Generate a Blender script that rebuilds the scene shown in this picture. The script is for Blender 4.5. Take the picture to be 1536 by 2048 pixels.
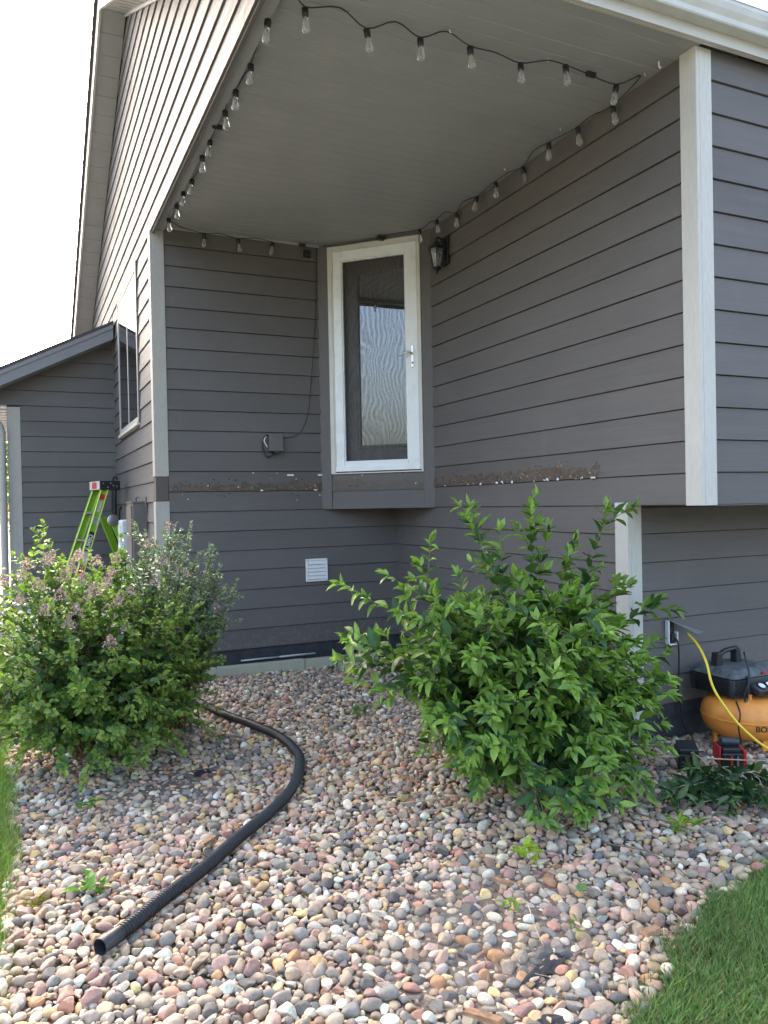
import bpy, math, random
import numpy as np
from mathutils import Vector, Matrix, Euler
from mathutils import noise as mnoise

random.seed(7)
rng = np.random.default_rng(7)
for o in list(bpy.data.objects):
    bpy.data.objects.remove(o)
scene = bpy.context.scene
COL = scene.collection
R = math.radians

# ------------------------------------------------------------------ camera
CAM_F, CAM_YAW, CAM_PITCH, CAM_ROLL = 1560.9, 0.4341, 0.0113, 0.0199
CAM = Vector((0, 0, 1.5))
_F = Vector((math.sin(CAM_YAW)*math.cos(CAM_PITCH), math.cos(CAM_YAW)*math.cos(CAM_PITCH), -math.sin(CAM_PITCH)))
_R0 = Vector((math.cos(CAM_YAW), -math.sin(CAM_YAW), 0))
_D0 = _F.cross(_R0)
_Rt = _R0*math.cos(CAM_ROLL) + _D0*math.sin(CAM_ROLL)
_Dn = -_R0*math.sin(CAM_ROLL) + _D0*math.cos(CAM_ROLL)
cam_d = bpy.data.cameras.new('camera')
cam = bpy.data.objects.new('camera', cam_d)
COL.objects.link(cam)
m3 = Matrix((_Rt, -_Dn, -_F)).transposed()
cam.matrix_world = Matrix.Translation(CAM) @ m3.to_4x4()
cam_d.sensor_fit = 'VERTICAL'
cam_d.sensor_height = 36
cam_d.sensor_width = 27
cam_d.lens = 36*CAM_F/2048
cam_d.clip_start = 0.05
cam_d.clip_end = 3000
scene.camera = cam
scene.render.resolution_x = 768
scene.render.resolution_y = 1024

# ------------------------------------------------------------------ sky and sun
SUN_AZ, SUN_EL = R(6), R(36)          # azimuth from +Y towards +X
world = bpy.data.worlds.new('World')
scene.world = world
world.use_nodes = True
wn = world.node_tree
sky = wn.nodes.new('ShaderNodeTexSky')
sky.sky_type = 'NISHITA'
sky.sun_disc = False
sky.sun_elevation = SUN_EL
sky.sun_rotation = SUN_AZ
sky.air_density = 1.0
sky.dust_density = 7.5
sky.ozone_density = 0.4
bg = wn.nodes['Background']
bg.inputs['Strength'].default_value = 0.15
wn.links.new(sky.outputs[0], bg.inputs['Color'])
sun_d = bpy.data.lights.new('sun', 'SUN')
sun_d.energy = 1.0
sun_d.angle = R(14)
sun_d.color = (1.0, 0.94, 0.86)
sun = bpy.data.objects.new('sun', sun_d)
COL.objects.link(sun)
sun_dir = Vector((math.sin(SUN_AZ)*math.cos(SUN_EL), math.cos(SUN_AZ)*math.cos(SUN_EL), math.sin(SUN_EL)))
sun.rotation_euler = sun_dir.to_track_quat('Z', 'Y').to_euler()
sun.location = sun_dir*60
vs = scene.view_settings
vs.view_transform = 'Standard'
vs.look = 'None'
vs.gamma = 1
vs.exposure = 2.8

# ------------------------------------------------------------------ helpers
def tag(o, label=None, cat=None, group=None, kind=None):
    if label: o['label'] = label
    if cat: o['category'] = cat
    if group: o['group'] = group
    if kind: o['kind'] = kind
    return o

def thing(name, loc, label, cat, group=None):
    o = bpy.data.objects.new(name, None)
    COL.objects.link(o)
    o.location = loc
    o.empty_display_size = .05
    return tag(o, label, cat, group)

def wloc(o):
    p = Vector((0, 0, 0))
    while o is not None:
        p += o.location
        o = o.parent
    return p

def link(name, me, parent=None, loc=(0, 0, 0), rot=None, scale=None):
    """loc is in world space; parents carry translation only"""
    o = bpy.data.objects.new(name, me)
    COL.objects.link(o)
    loc = Vector(loc)
    if parent is not None:
        o.parent = parent
        loc = loc - wloc(parent)
    o.location = loc
    if rot is not None: o.rotation_euler = rot
    if scale is not None: o.scale = scale
    return o

class MB:
    """collects shapes in world coordinates, builds ONE mesh object"""
    def __init__(s):
        s.v, s.f, s.c = [], [], []
    def add(s, vs, fs):
        n = len(s.v)
        s.v += [tuple(p) for p in vs]
        s.f += [tuple(i+n for i in f) for f in fs]
        return s
    def box(s, a, b, M=None):
        x0, y0, z0 = a; x1, y1, z1 = b
        vs = [Vector(p) for p in ((x0,y0,z0),(x1,y0,z0),(x1,y1,z0),(x0,y1,z0),(x0,y0,z1),(x1,y0,z1),(x1,y1,z1),(x0,y1,z1))]
        if M is not None: vs = [M @ p for p in vs]
        return s.add(vs, [(0,3,2,1),(4,5,6,7),(0,1,5,4),(1,2,6,5),(2,3,7,6),(3,0,4,7)])
    def prism(s, prof, direction):
        """closed planar polygon extruded along direction"""
        d = Vector(direction); n = len(prof)
        p0 = [Vector(p) for p in prof]; p1 = [p+d for p in p0]
        fs = [tuple(range(n))[::-1], tuple(range(n, 2*n))]
        fs += [(i, (i+1) % n, n+(i+1) % n, n+i) for i in range(n)]
        return s.add(p0+p1, fs)
    def tube(s, pts, rad, sides=8, caps=True):
        pts = [Vector(p) for p in pts]
        if not hasattr(rad, '__len__'): rad = [rad]*len(pts)
        up = None; vs = []; fs = []
        for i, p in enumerate(pts):
            t = (pts[min(i+1, len(pts)-1)] - pts[max(i-1, 0)])
            t = t.normalized() if t.length > 1e-9 else Vector((0, 0, 1))
            if up is None:
                up = t.orthogonal().normalized()
            up = (up - t*up.dot(t))
            up = up.normalized() if up.length > 1e-6 else t.orthogonal().normalized()
            w = t.cross(up)
            for k in range(sides):
                a = 2*math.pi*k/sides
                vs.append(p + (up*math.cos(a)+w*math.sin(a))*rad[i])
        for i in range(len(pts)-1):
            for k in range(sides):
                k2 = (k+1) % sides
                fs.append((i*sides+k, i*sides+k2, (i+1)*sides+k2, (i+1)*sides+k))
        if caps:
            fs.append(tuple(range(sides))[::-1])
            fs.append(tuple((len(pts)-1)*sides+k for k in range(sides)))
        return s.add(vs, fs)
    def lathe(s, prof, c=(0, 0, 0), sides=16, M=None):
        """prof: (radius, z) from bottom to top around +Z through c"""
        c = Vector(c); vs = []; fs = []
        for r, z in prof:
            for k in range(sides):
                a = 2*math.pi*k/sides
                p = Vector((r*math.cos(a), r*math.sin(a), z))
                vs.append((M @ p if M is not None else p)+c)
        for i in range(len(prof)-1):
            for k in range(sides):
                k2 = (k+1) % sides
                fs.append((i*sides+k, i*sides+k2, (i+1)*sides+k2, (i+1)*sides+k))
        fs.append(tuple(range(sides))[::-1])
        fs.append(tuple((len(prof)-1)*sides+k for k in range(sides)))
        return s.add(vs, fs)
    def mesh(s, name, mat, origin, smooth=False, bevel=0):
        me = bpy.data.meshes.new(name)
        o = Vector(origin)
        me.from_pydata([tuple(Vector(p)-o) for p in s.v], [], s.f)
        if bevel:
            import bmesh
            bm = bmesh.new(); bm.from_mesh(me)
            es = [e for e in bm.edges if len(e.link_faces) == 2 and e.calc_face_angle(0) > .6]
            bmesh.ops.bevel(bm, geom=es, offset=bevel, segments=2, profile=.5, affect='EDGES', clamp_overlap=True)
            bm.to_mesh(me); bm.free()
        me.materials.append(mat)
        if smooth:
            me.polygons.foreach_set('use_smooth', [True]*len(me.polygons))
            if smooth == 'auto':
                me.set_sharp_from_angle(angle=R(38))
        me.validate()
        return me
    def build(s, name, mat, parent=None, smooth=False, bevel=0):
        a = np.array([tuple(p) for p in s.v])
        lo, hi = a.min(0), a.max(0)
        c = Vector(((lo[0]+hi[0])/2, (lo[1]+hi[1])/2, lo[2]))
        return link(name, s.mesh(name, mat, c, smooth, bevel), parent, c)

def array_mesh(name, V, T, mat, C=None, smooth=True):
    """numpy verts (n,3), triangles (m,3), optional colours (n,3)"""
    me = bpy.data.meshes.new(name)
    n, m = len(V), len(T)
    me.vertices.add(n); me.vertices.foreach_set('co', np.ascontiguousarray(V, dtype=np.float32).ravel())
    me.loops.add(m*3); me.loops.foreach_set('vertex_index', np.ascontiguousarray(T, dtype=np.int32).ravel())
    me.polygons.add(m); me.polygons.foreach_set('loop_start', np.arange(0, m*3, 3, dtype=np.int32))
    if smooth is not False: me.polygons.foreach_set('use_smooth', np.ones(m, dtype=bool) if smooth is True else smooth)
    if C is not None:
        a = me.color_attributes.new('Col', 'FLOAT_COLOR', 'POINT')
        a.data.foreach_set('color', np.concatenate([C, np.ones((n, 1))], 1).astype(np.float32).ravel())
    me.materials.append(mat)
    me.update(); me.validate()
    return me

def spline(pts, n=8):
    """Catmull-Rom through points"""
    P = [Vector(p) for p in pts]
    P = [P[0]*2-P[1]] + P + [P[-1]*2-P[-2]]
    out = []
    for i in range(1, len(P)-2):
        for k in range(n):
            t = k/n
            a, b, c, d = P[i-1], P[i], P[i+1], P[i+2]
            out.append(.5*((2*b)+(c-a)*t+(2*a-5*b+4*c-d)*t*t+(3*b-a-3*c+d)*t**3))
    out.append(P[-2])
    return out

# ------------------------------------------------------------------ materials
class NT:
    def __init__(s, name):
        s.m = bpy.data.materials.new(name); s.m.use_nodes = True
        s.t = s.m.node_tree; s.p = s.t.nodes['Principled BSDF']; s.out = s.t.nodes['Material Output']
    def n(s, typ, **kw):
        x = s.t.nodes.new(typ)
        for k, v in kw.items():
            if k.startswith('i_'): x.inputs[k[2:].replace('_', ' ')].default_value = v
            elif k.isdigit(): x.inputs[int(k)].default_value = v
            else: setattr(x, k, v)
        return x
    def l(s, a, b): s.t.links.new(a, b)
    def math(s, op, a, b=None, c=None, clamp=False):
        x = s.t.nodes.new('ShaderNodeMath'); x.operation = op; x.use_clamp = clamp
        for i, q in enumerate((a, b, c)):
            if q is None: continue
            if hasattr(q, 'is_output'): s.l(q, x.inputs[i])
            else: x.inputs[i].default_value = q
        return x.outputs[0]
    def pos(s, scale):
        g = s.n('ShaderNodeNewGeometry'); mp = s.n('ShaderNodeMapping')
        mp.inputs['Scale'].default_value = scale
        s.l(g.outputs['Position'], mp.inputs['Vector'])
        return mp.outputs[0]
    def noise(s, vec, scale=1, detail=4, rough=.55, dist=0):
        x = s.n('ShaderNodeTexNoise'); x.inputs['Scale'].default_value = scale; x.inputs['Detail'].default_value = detail
        x.inputs['Roughness'].default_value = rough; x.inputs['Distortion'].default_value = dist
        if vec is not None: s.l(vec, x.inputs['Vector'])
        return x.outputs[0]
    def ramp(s, fac, stops):
        x = s.n('ShaderNodeValToRGB'); e = x.color_ramp.elements
        while len(e) < len(stops): e.new(.5)
        for el, (p, c) in zip(e, stops):
            el.position = p; el.color = (*c, 1) if hasattr(c, '__len__') else (c, c, c, 1)
        s.l(fac, x.inputs[0]); return x.outputs[0]
    def rng(s, fac, a, b, c=0, d=1):
        x = s.n('ShaderNodeMapRange'); x.clamp = True
        for i, q in enumerate((a, b, c, d)): x.inputs[i+1].default_value = q
        s.l(fac, x.inputs[0]); return x.outputs[0]
    def mix(s, fac, a, b, typ='MIX'):
        x = s.n('ShaderNodeMix', data_type='RGBA', blend_type=typ)
        for sock, q in ((x.inputs[0], fac), (x.inputs[6], a), (x.inputs[7], b)):
            if hasattr(q, 'is_output'): s.l(q, sock)
            elif hasattr(q, '__len__'): sock.default_value = (*q, 1)
            else: sock.default_value = q
        return x.outputs[2]
    def col(s, c):
        if hasattr(c, 'is_output'): s.l(c, s.p.inputs['Base Color'])
        else: s.p.inputs['Base Color'].default_value = (*c, 1)
    def set(s, **kw):
        for k, v in kw.items():
            sock = s.p.inputs[k.replace('_', ' ')]
            if hasattr(v, 'is_output'): s.l(v, sock)
            else: sock.default_value = v
    def bump(s, h, strength=.3, dist=.01):
        b = s.n('ShaderNodeBump'); b.inputs['Strength'].default_value = strength; b.inputs['Distance'].default_value = dist
        s.l(h, b.inputs['Height']); s.l(b.outputs[0], s.p.inputs['Normal'])

def simple(name, c, rough=.6, metal=0, var=.12, scale=30, bump=.1, bscale=120, spec=.5):
    """paint, plastic or metal with slight mottling and fine relief"""
    N = NT(name)
    nz = N.noise(N.pos((1, 1, 1)), scale, 5)
    hi = tuple(min(1, q*(1+var)) for q in c); lo = tuple(q*(1-var) for q in c)
    N.col(N.ramp(nz, [(.3, lo), (.7, hi)]))
    N.set(Roughness=N.rng(nz, .3, .7, max(.02, rough-.07), min(1, rough+.07)), Metallic=metal)
    N.p.inputs['Specular IOR Level'].default_value = spec
    if bump: N.bump(N.noise(N.pos((1, 1, 1)), bscale, 4), bump, .003)
    return N.m

SIDING = (.126, .115, .1085)
def siding(name, base=SIDING, stain=None):
    N = NT(name)
    oi = N.n('ShaderNodeObjectInfo')
    grain = N.noise(N.pos((3.5, 3.5, 130)), 1, 5, .6, .6)
    grain2 = N.noise(N.pos((1.2, 1.2, 40)), 1, 3, .5, 1.2)
    blot = N.noise(N.pos((1.3, 1.3, 2.4)), 1, 4)
    v = N.math('ADD', N.math('MULTIPLY', N.math('SUBTRACT', oi.outputs['Random'], .5), .10),
               N.math('MULTIPLY', N.math('SUBTRACT', blot, .5), .35))
    v = N.math('ADD', v, N.math('MULTIPLY', N.math('SUBTRACT', grain, .5), .16))
    hsv = N.n('ShaderNodeHueSaturation'); hsv.inputs['Color'].default_value = (*base, 1)
    N.l(N.math('ADD', v, 1), hsv.inputs['Value'])
    c = hsv.outputs[0]
    rough = N.rng(grain2, .3, .7, .54, .70)
    h = N.math('ADD', N.math('MULTIPLY', grain, .6), N.math('MULTIPLY', grain2, .6))
    # dust streaks
    dust = N.rng(N.noise(N.pos((5, 5, 1.1)), 1, 6, .7), .56, .8, 0, .22)
    c = N.mix(dust, c, (.21, .195, .18))
    gz_ = N.n('ShaderNodeNewGeometry'); sz_ = N.n('ShaderNodeSeparateXYZ'); N.l(gz_.outputs['Position'], sz_.inputs[0])
    spl = N.math('MULTIPLY', N.rng(sz_.outputs[2], .2, .62, 1, 0), N.rng(N.noise(N.pos((30, 30, 22)), 1, 6, .75), .50, .66, 0, .55))
    c = N.mix(spl, c, (.25, .21, .175))
    if stain:
        zlo, zhi, ylo = stain[:3]
        g = N.n('ShaderNodeNewGeometry'); sx = N.n('ShaderNodeSeparateXYZ'); N.l(g.outputs['Position'], sx.inputs[0])
        z = sx.outputs[2]
        rag = N.noise(N.pos((9, 9, 14)), 1, 6, .68)
        wob = N.noise(N.pos((2.2, 2.2, .2)), 1, 3)
        top = N.math('ADD', zhi, N.math('ADD', N.math('MULTIPLY', N.math('SUBTRACT', rag, .5), .16), N.math('MULTIPLY', N.math('SUBTRACT', wob, .5), .10)))
        under = N.math('LESS_THAN', z, top)
        over = N.math('GREATER_THAN', z, zlo)
        fade = N.math('MULTIPLY', N.rng(rag, .28, .48, .15, 1), stain[3])
        msk = N.math('MULTIPLY', N.math('MULTIPLY', under, over), fade)
        edge = N.math('GREATER_THAN', N.math('ADD', sx.outputs[1], N.math('MULTIPLY', N.math('SUBTRACT', rag, .5), .5)), ylo)
        msk = N.math('MULTIPLY', msk, edge)
        fine = N.noise(N.pos((28, 28, 34)), 1, 6, .75)
        sc = N.ramp(fine, [(.30, (.030, .020, .014)), (.43, (.095, .064, .045)), (.58, (.155, .115, .086)), (.75, (.26, .22, .18))])
        c = N.mix(N.math('MULTIPLY', msk, .92), c, sc)
        # soft halo of old dirt plus scattered chips
        halo = N.math('MULTIPLY', N.rng(N.math('ABSOLUTE', N.math('SUBTRACT', z, (zlo+zhi)/2)), .06, .17, .45, 0), edge)
        c = N.mix(N.math('MULTIPLY', halo, N.rng(blot, .35, .65, .3, 1)), c, (.125, .105, .090))
        vo = N.n('ShaderNodeTexVoronoi'); vo.inputs['Scale'].default_value = 1; N.l(N.pos((22, 22, 26)), vo.inputs['Vector'])
        chip = N.math('MULTIPLY', N.math('LESS_THAN', vo.outputs['Distance'], .16), N.math('GREATER_THAN', N.math('ADD', halo, 0), .12))
        sepc = N.n('ShaderNodeSeparateColor'); N.l(vo.outputs['Color'], sepc.inputs[0])
        c = N.mix(N.math('MULTIPLY', chip, N.math('GREATER_THAN', sepc.outputs[0], .84)), c, (.55, .52, .47))
        c = N.mix(N.math('MULTIPLY', chip, N.math('LESS_THAN', sepc.outputs[0], .2)), c, (.03, .022, .018))
        h = N.math('ADD', h, N.math('MULTIPLY', N.math('MULTIPLY', msk, fine), 3.0))
        N.l(N.math('ADD', rough, N.math('MULTIPLY', msk, .35)), N.p.inputs['Roughness'])
    else:
        N.l(rough, N.p.inputs['Roughness'])
    N.p.inputs['Specular IOR Level'].default_value = .36
    N.col(c)
    N.bump(h, .32, .004)
    return N.m

def rough_trim(name, c, bump=.5):
    N = NT(name)
    a = N.noise(N.pos((60, 60, 14)), 1, 6, .7)
    b = N.noise(N.pos((4, 4, 2)), 1, 4)
    N.col(N.mix(N.rng(b, .3, .75, 0, .35), N.ramp(a, [(.3, tuple(q*.86 for q in c)), (.62, c)]), tuple(q*.72 for q in c)))
    N.set(Roughness=.62); N.bump(a, bump, .006)
    return N.m

def leaf_mat(name, trans=.35, rough=.42):
    N = NT(name)
    at = N.n('ShaderNodeAttribute'); at.attribute_name = 'Col'
    nz = N.noise(N.pos((1, 1, 1)), 55, 3)
    c = N.mix(1.0, at.outputs['Color'], N.ramp(nz, [(.3, (.8, .8, .8)), (.7, (1.15, 1.15, 1.1))]), 'MULTIPLY')
    N.col(c); N.set(Roughness=rough)
    N.p.inputs['Specular IOR Level'].default_value = .45
    tr = N.n('ShaderNodeBsdfTranslucent')
    tc = N.mix(1.0, c, (1.1, 1.28, .7), 'MULTIPLY')
    N.l(tc, tr.inputs['Color'])
    mx = N.n('ShaderNodeMixShader'); mx.inputs[0].default_value = trans
    N.l(N.p.outputs[0], mx.inputs[1]); N.l(tr.outputs[0], mx.inputs[2]); N.l(mx.outputs[0], N.out.inputs[0])
    return N.m

M = {}
M['siding'] = siding('lap_siding')
M['siding_stain_a'] = siding('stained_siding_back', stain=(1.630, 1.705, -9, .85))
M['siding_stain_b'] = siding('stained_siding_side', stain=(1.630, 1.715, 3.95, 1.0))
M['siding_stain_d'] = siding('stained_siding_bay', stain=(1.625, 1.70, -9, .45))
M['trim_dark'] = rough_trim('dark_trim', (.135, .124, .118), .25)
M['trim_tan'] = rough_trim('tan_trim', (.43, .405, .36))
M['trim_cream'] = rough_trim('cream_trim', (.60, .575, .52), .3)
M['trim_bare'] = rough_trim('bare_trim', (.095, .078, .066), .7)
M['soffit'] = simple('soffit_panel', (.330, .330, .335), .45, var=.05, scale=4, bump=.03)
M['fascia'] = simple('fascia_metal', (.52, .50, .46), .4, var=.05, scale=5, bump=.02)
M['fascia_grey'] = simple('fascia_paint', (.20, .195, .20), .5, var=.05, scale=5, bump=.05)
M['gutter'] = simple('gutter_metal', (.55, .545, .52), .35, var=.08, scale=7, bump=.02)
M['shingle'] = simple('shingle', (.07, .065, .065), .9, var=.4, scale=60, bump=.8)
M['core'] = simple('sheathing', (.05, .048, .046), .9, var=.1, bump=0)
M['foundation'] = simple('foundation', (.045, .046, .052), .85, var=.35, scale=14, bump=.6, bscale=60)
M['white_vinyl'] = simple('white_vinyl', (.82, .83, .82), .3, var=.03, scale=6, bump=.02)
M['almond'] = simple('almond_trim', (.62, .59, .53), .4, var=.05, scale=9, bump=.05)
M['door_brown'] = simple('door_paint', (.10, .088, .082), .4, var=.08, scale=6, bump=.05)
M['nickel'] = simple('satin_nickel', (.62, .60, .56), .28, metal=1, var=.05, bump=.02)
M['black_plastic'] = simple('black_plastic', (.016, .017, .019), .45, var=.25, bump=.1)
M['black_metal'] = simple('black_metal', (.014, .014, .017), .5, var=.3, bump=.15)
M['grey_plastic'] = simple('grey_plastic', (.10, .098, .10), .5, var=.1)
M['charcoal'] = simple('charcoal_shroud', (.030, .036, .041), .5, var=.35, scale=18, bump=.25)
M['dusty_top'] = simple('dusty_shroud', (.085, .095, .098), .65, var=.6, scale=22, bump=.3)
M['orange'] = simple('orange_tank_paint', (.80, .30, .055), .36, var=.12, scale=12, bump=.05)
M['red'] = simple('red_plastic', (.50, .018, .022), .4, var=.15)
M['yellow'] = simple('yellow_cord', (.83, .62, .03), .4, var=.06)
M['white'] = simple('white_plastic', (.78, .78, .77), .4, var=.04)
M['meter'] = simple('meter_paint', (.56, .60, .62), .4, var=.06, bump=.03)
M['panel_brown'] = simple('panel_paint', (.125, .112, .105), .5, var=.06)
M['green_fg'] = simple('green_fibreglass', (.22, .44, .025), .4, var=.08, bump=.08)
M['lime_edge'] = simple('lime_fibreglass_edge', (.55, .64, .16), .45, var=.08)
M['sticker'] = simple('silver_sticker', (.50, .50, .46), .5, var=.3, scale=60)
M['alu'] = simple('aluminium', (.55, .56, .57), .35, metal=1, var=.12)
M['timber'] = rough_trim('treated_timber', (.50, .485, .36), .5)
M['pvc'] = simple('pvc', (.50, .50, .50), .45, var=.1)
M['pipe_blue'] = simple('pipe_grey', (.42, .46, .48), .5, var=.1)
M['stem'] = simple('twig_bark', (.17, .115, .070), .85, var=.3, scale=60, bump=.5)
M['stem_green'] = simple('young_stem', (.14, .13, .055), .7, var=.3, scale=60, bump=.3)
M['dry'] = simple('dry_stalk', (.46, .36, .22), .8, var=.3, scale=60, bump=.4)
M['chip'] = simple('bark_chip', (.30, .17, .09), .85, var=.4, scale=50, bump=.6)
M['fabric'] = simple('weed_fabric', (.028, .030, .036), .55, var=.3, scale=40, bump=.5, bscale=300)
M['bark'] = simple('tree_bark', (.11, .085, .065), .9, var=.4, scale=20, bump=.8)
M['leaf'] = leaf_mat('broad_leaf')
M['leaf_s'] = leaf_mat('small_leaf', .4, .5)
M['leaf_grey'] = leaf_mat('grey_leaf', .2, .45)
M['petal'] = leaf_mat('petal', .3, .7)
M['grass'] = leaf_mat('grass_blade', .35, .5)
M['dark_text'] = simple('printed_black', (.015, .013, .013), .5, var=.1, bump=0)
M['white_text'] = simple('printed_white', (.8, .8, .78), .5, var=.02, bump=0)

def glass_pane(name, ior):
    """dark room behind reflecting glass"""
    N = NT(name)
    N.col((.012, .013, .016)); N.set(Roughness=.6); N.p.inputs['Specular IOR Level'].default_value = 0
    gl = N.n('ShaderNodeBsdfGlossy'); gl.inputs['Roughness'].default_value = .012; gl.inputs['Color'].default_value = (.96, .98, 1, 1)
    fr = N.n('ShaderNodeFresnel'); fr.inputs['IOR'].default_value = ior
    wob = N.n('ShaderNodeBump'); wob.inputs['Strength'].default_value = .04; wob.inputs['Distance'].default_value = .02
    N.l(N.noise(N.pos((1, 1, 1)), 2.5, 2), wob.inputs['Height']); N.l(wob.outputs[0], gl.inputs['Normal'])
    mx = N.n('ShaderNodeMixShader'); N.l(fr.outputs[0], mx.inputs[0]); N.l(N.p.outputs[0], mx.inputs[1]); N.l(gl.outputs[0], mx.inputs[2])
    N.l(mx.outputs[0], N.out.inputs[0])
    return N.m
M['glass_door'] = glass_pane('door_lite_glass', 3.4)
M['glass_window'] = glass_pane('window_glass', 1.9)

def screen_mat():
    """insect screen: moiré with its reflection painted as grain-like opacity bands"""
    N = NT('insect_screen')
    N.col((.085, .080, .078)); N.set(Roughness=.7)
    g = N.n('ShaderNodeNewGeometry'); sx = N.n('ShaderNodeSeparateXYZ'); N.l(g.outputs['Position'], sx.inputs[0])
    u = N.math('SUBTRACT', sx.outputs[0], sx.outputs[1])
    d1 = N.noise(N.pos((2.6, 2.6, 2.1)), 1, 2, .5)
    d2 = N.noise(N.pos((9, 9, 3.2)), 1, 3, .5)
    ph = N.math('ADD', N.math('MULTIPLY', u, 105), N.math('ADD', N.math('MULTIPLY', d1, 55), N.math('MULTIPLY', d2, 10)))
    w = N.math('MULTIPLY', N.math('ADD', N.math('SINE', ph), 1), .5)
    fac = N.rng(w, 0, 1, .10, .24)  # painted moiré: wavy opacity stands in for weave against its reflection
    tp = N.n('ShaderNodeBsdfTransparent'); mx = N.n('ShaderNodeMixShader')
    N.l(fac, mx.inputs[0]); N.l(tp.outputs[0], mx.inputs[1]); N.l(N.p.outputs[0], mx.inputs[2]); N.l(mx.outputs[0], N.out.inputs[0])
    return N.m
M['screen'] = screen_mat()

def bulb_glass():
    N = NT('bulb_glass')
    N.col((1, 1, 1)); N.set(Roughness=0.0); N.p.inputs['Transmission Weight'].default_value = .90; N.p.inputs['IOR'].default_value = 1.45
    return N.m
M['bulb'] = bulb_glass()
N = NT('lantern_glass'); N.col((.75, .78, .76)); N.set(Roughness=.25); N.p.inputs['Transmission Weight'].default_value = .85; M['lantern_glass'] = N.m

def stone_mat():
    N = NT('river_stone')
    at = N.n('ShaderNodeAttribute'); at.attribute_name = 'Col'
    tc = N.n('ShaderNodeTexCoord')
    big = N.noise(N.pos((1, 1, 1)), 38, 4, .6); fine = N.noise(N.pos((1, 1, 1)), 260, 4, .7)
    k = N.math('ADD', N.math('MULTIPLY', big, .9), N.math('MULTIPLY', fine, .7))
    c = N.mix(1.0, at.outputs['Color'], N.ramp(k, [(.5, (.62, .60, .58)), (.8, (1, 1, 1)), (1.0, (1.3, 1.28, 1.24))]), 'MULTIPLY')
    c = N.mix(N.rng(N.noise(N.pos((1, 1, 1)), 16, 5, .7), .52, .72, 0, .35), c, (.30, .25, .20))
    N.col(c); N.set(Roughness=N.rng(big, .3, .7, .6, .9)); N.bump(k, .6, .007)
    return N.m
M['stone'] = stone_mat()

def ground_mat():
    N = NT('ground_cover')
    a = N.noise(N.pos((1, 1, 1)), .8, 6); b = N.noise(N.pos((1, 1, 1)), 40, 4)
    N.col(N.mix(.4, N.ramp(a, [(.3, (.075, .082, .058)), (.7, (.13, .13, .115))]), N.ramp(b, [(.3, (.05, .06, .035)), (.7, (.16, .165, .12))])))
    N.set(Roughness=.95); N.bump(b, .6, .02); return N.m
def soil_mat():
    N = NT('stony_soil')
    a = N.noise(N.pos((1, 1, 1)), 35, 5); b = N.noise(N.pos((1, 1, 1)), 3, 4)
    N.col(N.mix(N.rng(b, .3, .7, 0, .5), N.ramp(a, [(.3, (.07, .052, .04)), (.7, (.22, .18, .145))]), (.11, .085, .065)))
    N.set(Roughness=.95); N.bump(a, .8, .02); return N.m
M['ground'] = ground_mat(); M['soil'] = soil_mat()
M['concrete'] = simple('concrete', (.42, .40, .37), .85, var=.15, scale=3, bump=.3)

# ------------------------------------------------------------------ terrain
XB, YA, YD, XC, YF, YL = 3.357, 6.922, 10.016, 1.062, 3.124, 3.70   # wall planes
Z0, E = 1.4586, .1778                                             # floor line, siding exposure
ZS = 3.925                                                        # porch ceiling

def strip(name, pts, z, mat, parent=None):
    me = bpy.data.meshes.new(name); me.from_pydata([(x, y, z) for x, y in pts], [], [tuple(range(len(pts)))]); me.materials.append(mat)
    o = link(name, me, parent); return o
g = strip('ground', [(-1500, -1500), (1500, -1500), (1500, 1500), (-1500, 1500)], -.03, M['ground']); tag(g, kind='structure')
GR = [(1.18, 1.30), (1.57, 1.70), (1.867, 1.876), (2.173, 2.061), (2.678, 2.20), (3.0, 2.34), (3.6, 2.5), (5.2, 2.7)]   # lawn edge, right
def lawn_y(x): return np.interp(x, [p[0] for p in GR], [p[1] for p in GR])
def edge_x(y): return -.10 + .02*np.sin(y*2.1) + .012*np.sin(y*7)     # lawn edge, left
bed_pts = [(-.1, .9), (1.0, .9)] + GR + [(5.2, YL), (XB, YL), (XB, YA), (XC, YA), (XC, YD), (-.1, YD)]
bed = strip('gravel_bed', bed_pts, -.018, M['soil']); tag(bed, kind='structure')
dw = strip('driveway', [(-9, 11), (-.25, 11), (-.25, 30), (-9, 30)], -.015, M['concrete']); tag(dw, kind='structure')

def gz(x, y):
    """gentle undulation of the stone bed"""
    return .018*math.sin(x*1.9+y*.8) + .014*math.sin(y*2.7-x*1.1) - .004

def project(P):
    d = P - np.array(CAM)
    dep = d @ np.array(_F)
    return 768+CAM_F*(d @ np.array(_Rt))/dep, 1024+CAM_F*(d @ np.array(_Dn))/dep, dep

# ------------------------------------------------------------------ house
house = thing('house', (2.4, 8, 0), 'taupe lap-sided two storey house with recessed porch corner', 'house')

_bm = {}
def lap_course(parent, p0, p1, nrm, z, mat='siding', name='lap_board', h=E, key=None):
    """one lap board between two plan points, face tilted outwards at its foot"""
    p0, p1, n = Vector((*p0, 0)), Vector((*p1, 0)), Vector((*nrm, 0))
    k = (tuple(p0), tuple(p1), mat, round(h, 4))
    c = (p0+p1)/2
    if k not in _bm:
        d = p1-p0
        prof = [p0-n*.012, p0+n*.020, p0+n*.008+Vector((0, 0, h-.0055)), p0-n*.010+Vector((0, 0, h-.0045)), p0-n*.010+Vector((0, 0, h+.002)), p0-n*.012+Vector((0, 0, h+.002))]
        _bm[k] = MB().prism(prof, d).mesh('lap_board', M[mat], c)
    return link(name, _bm[k], parent, c+Vector((0, 0, z)))

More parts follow.
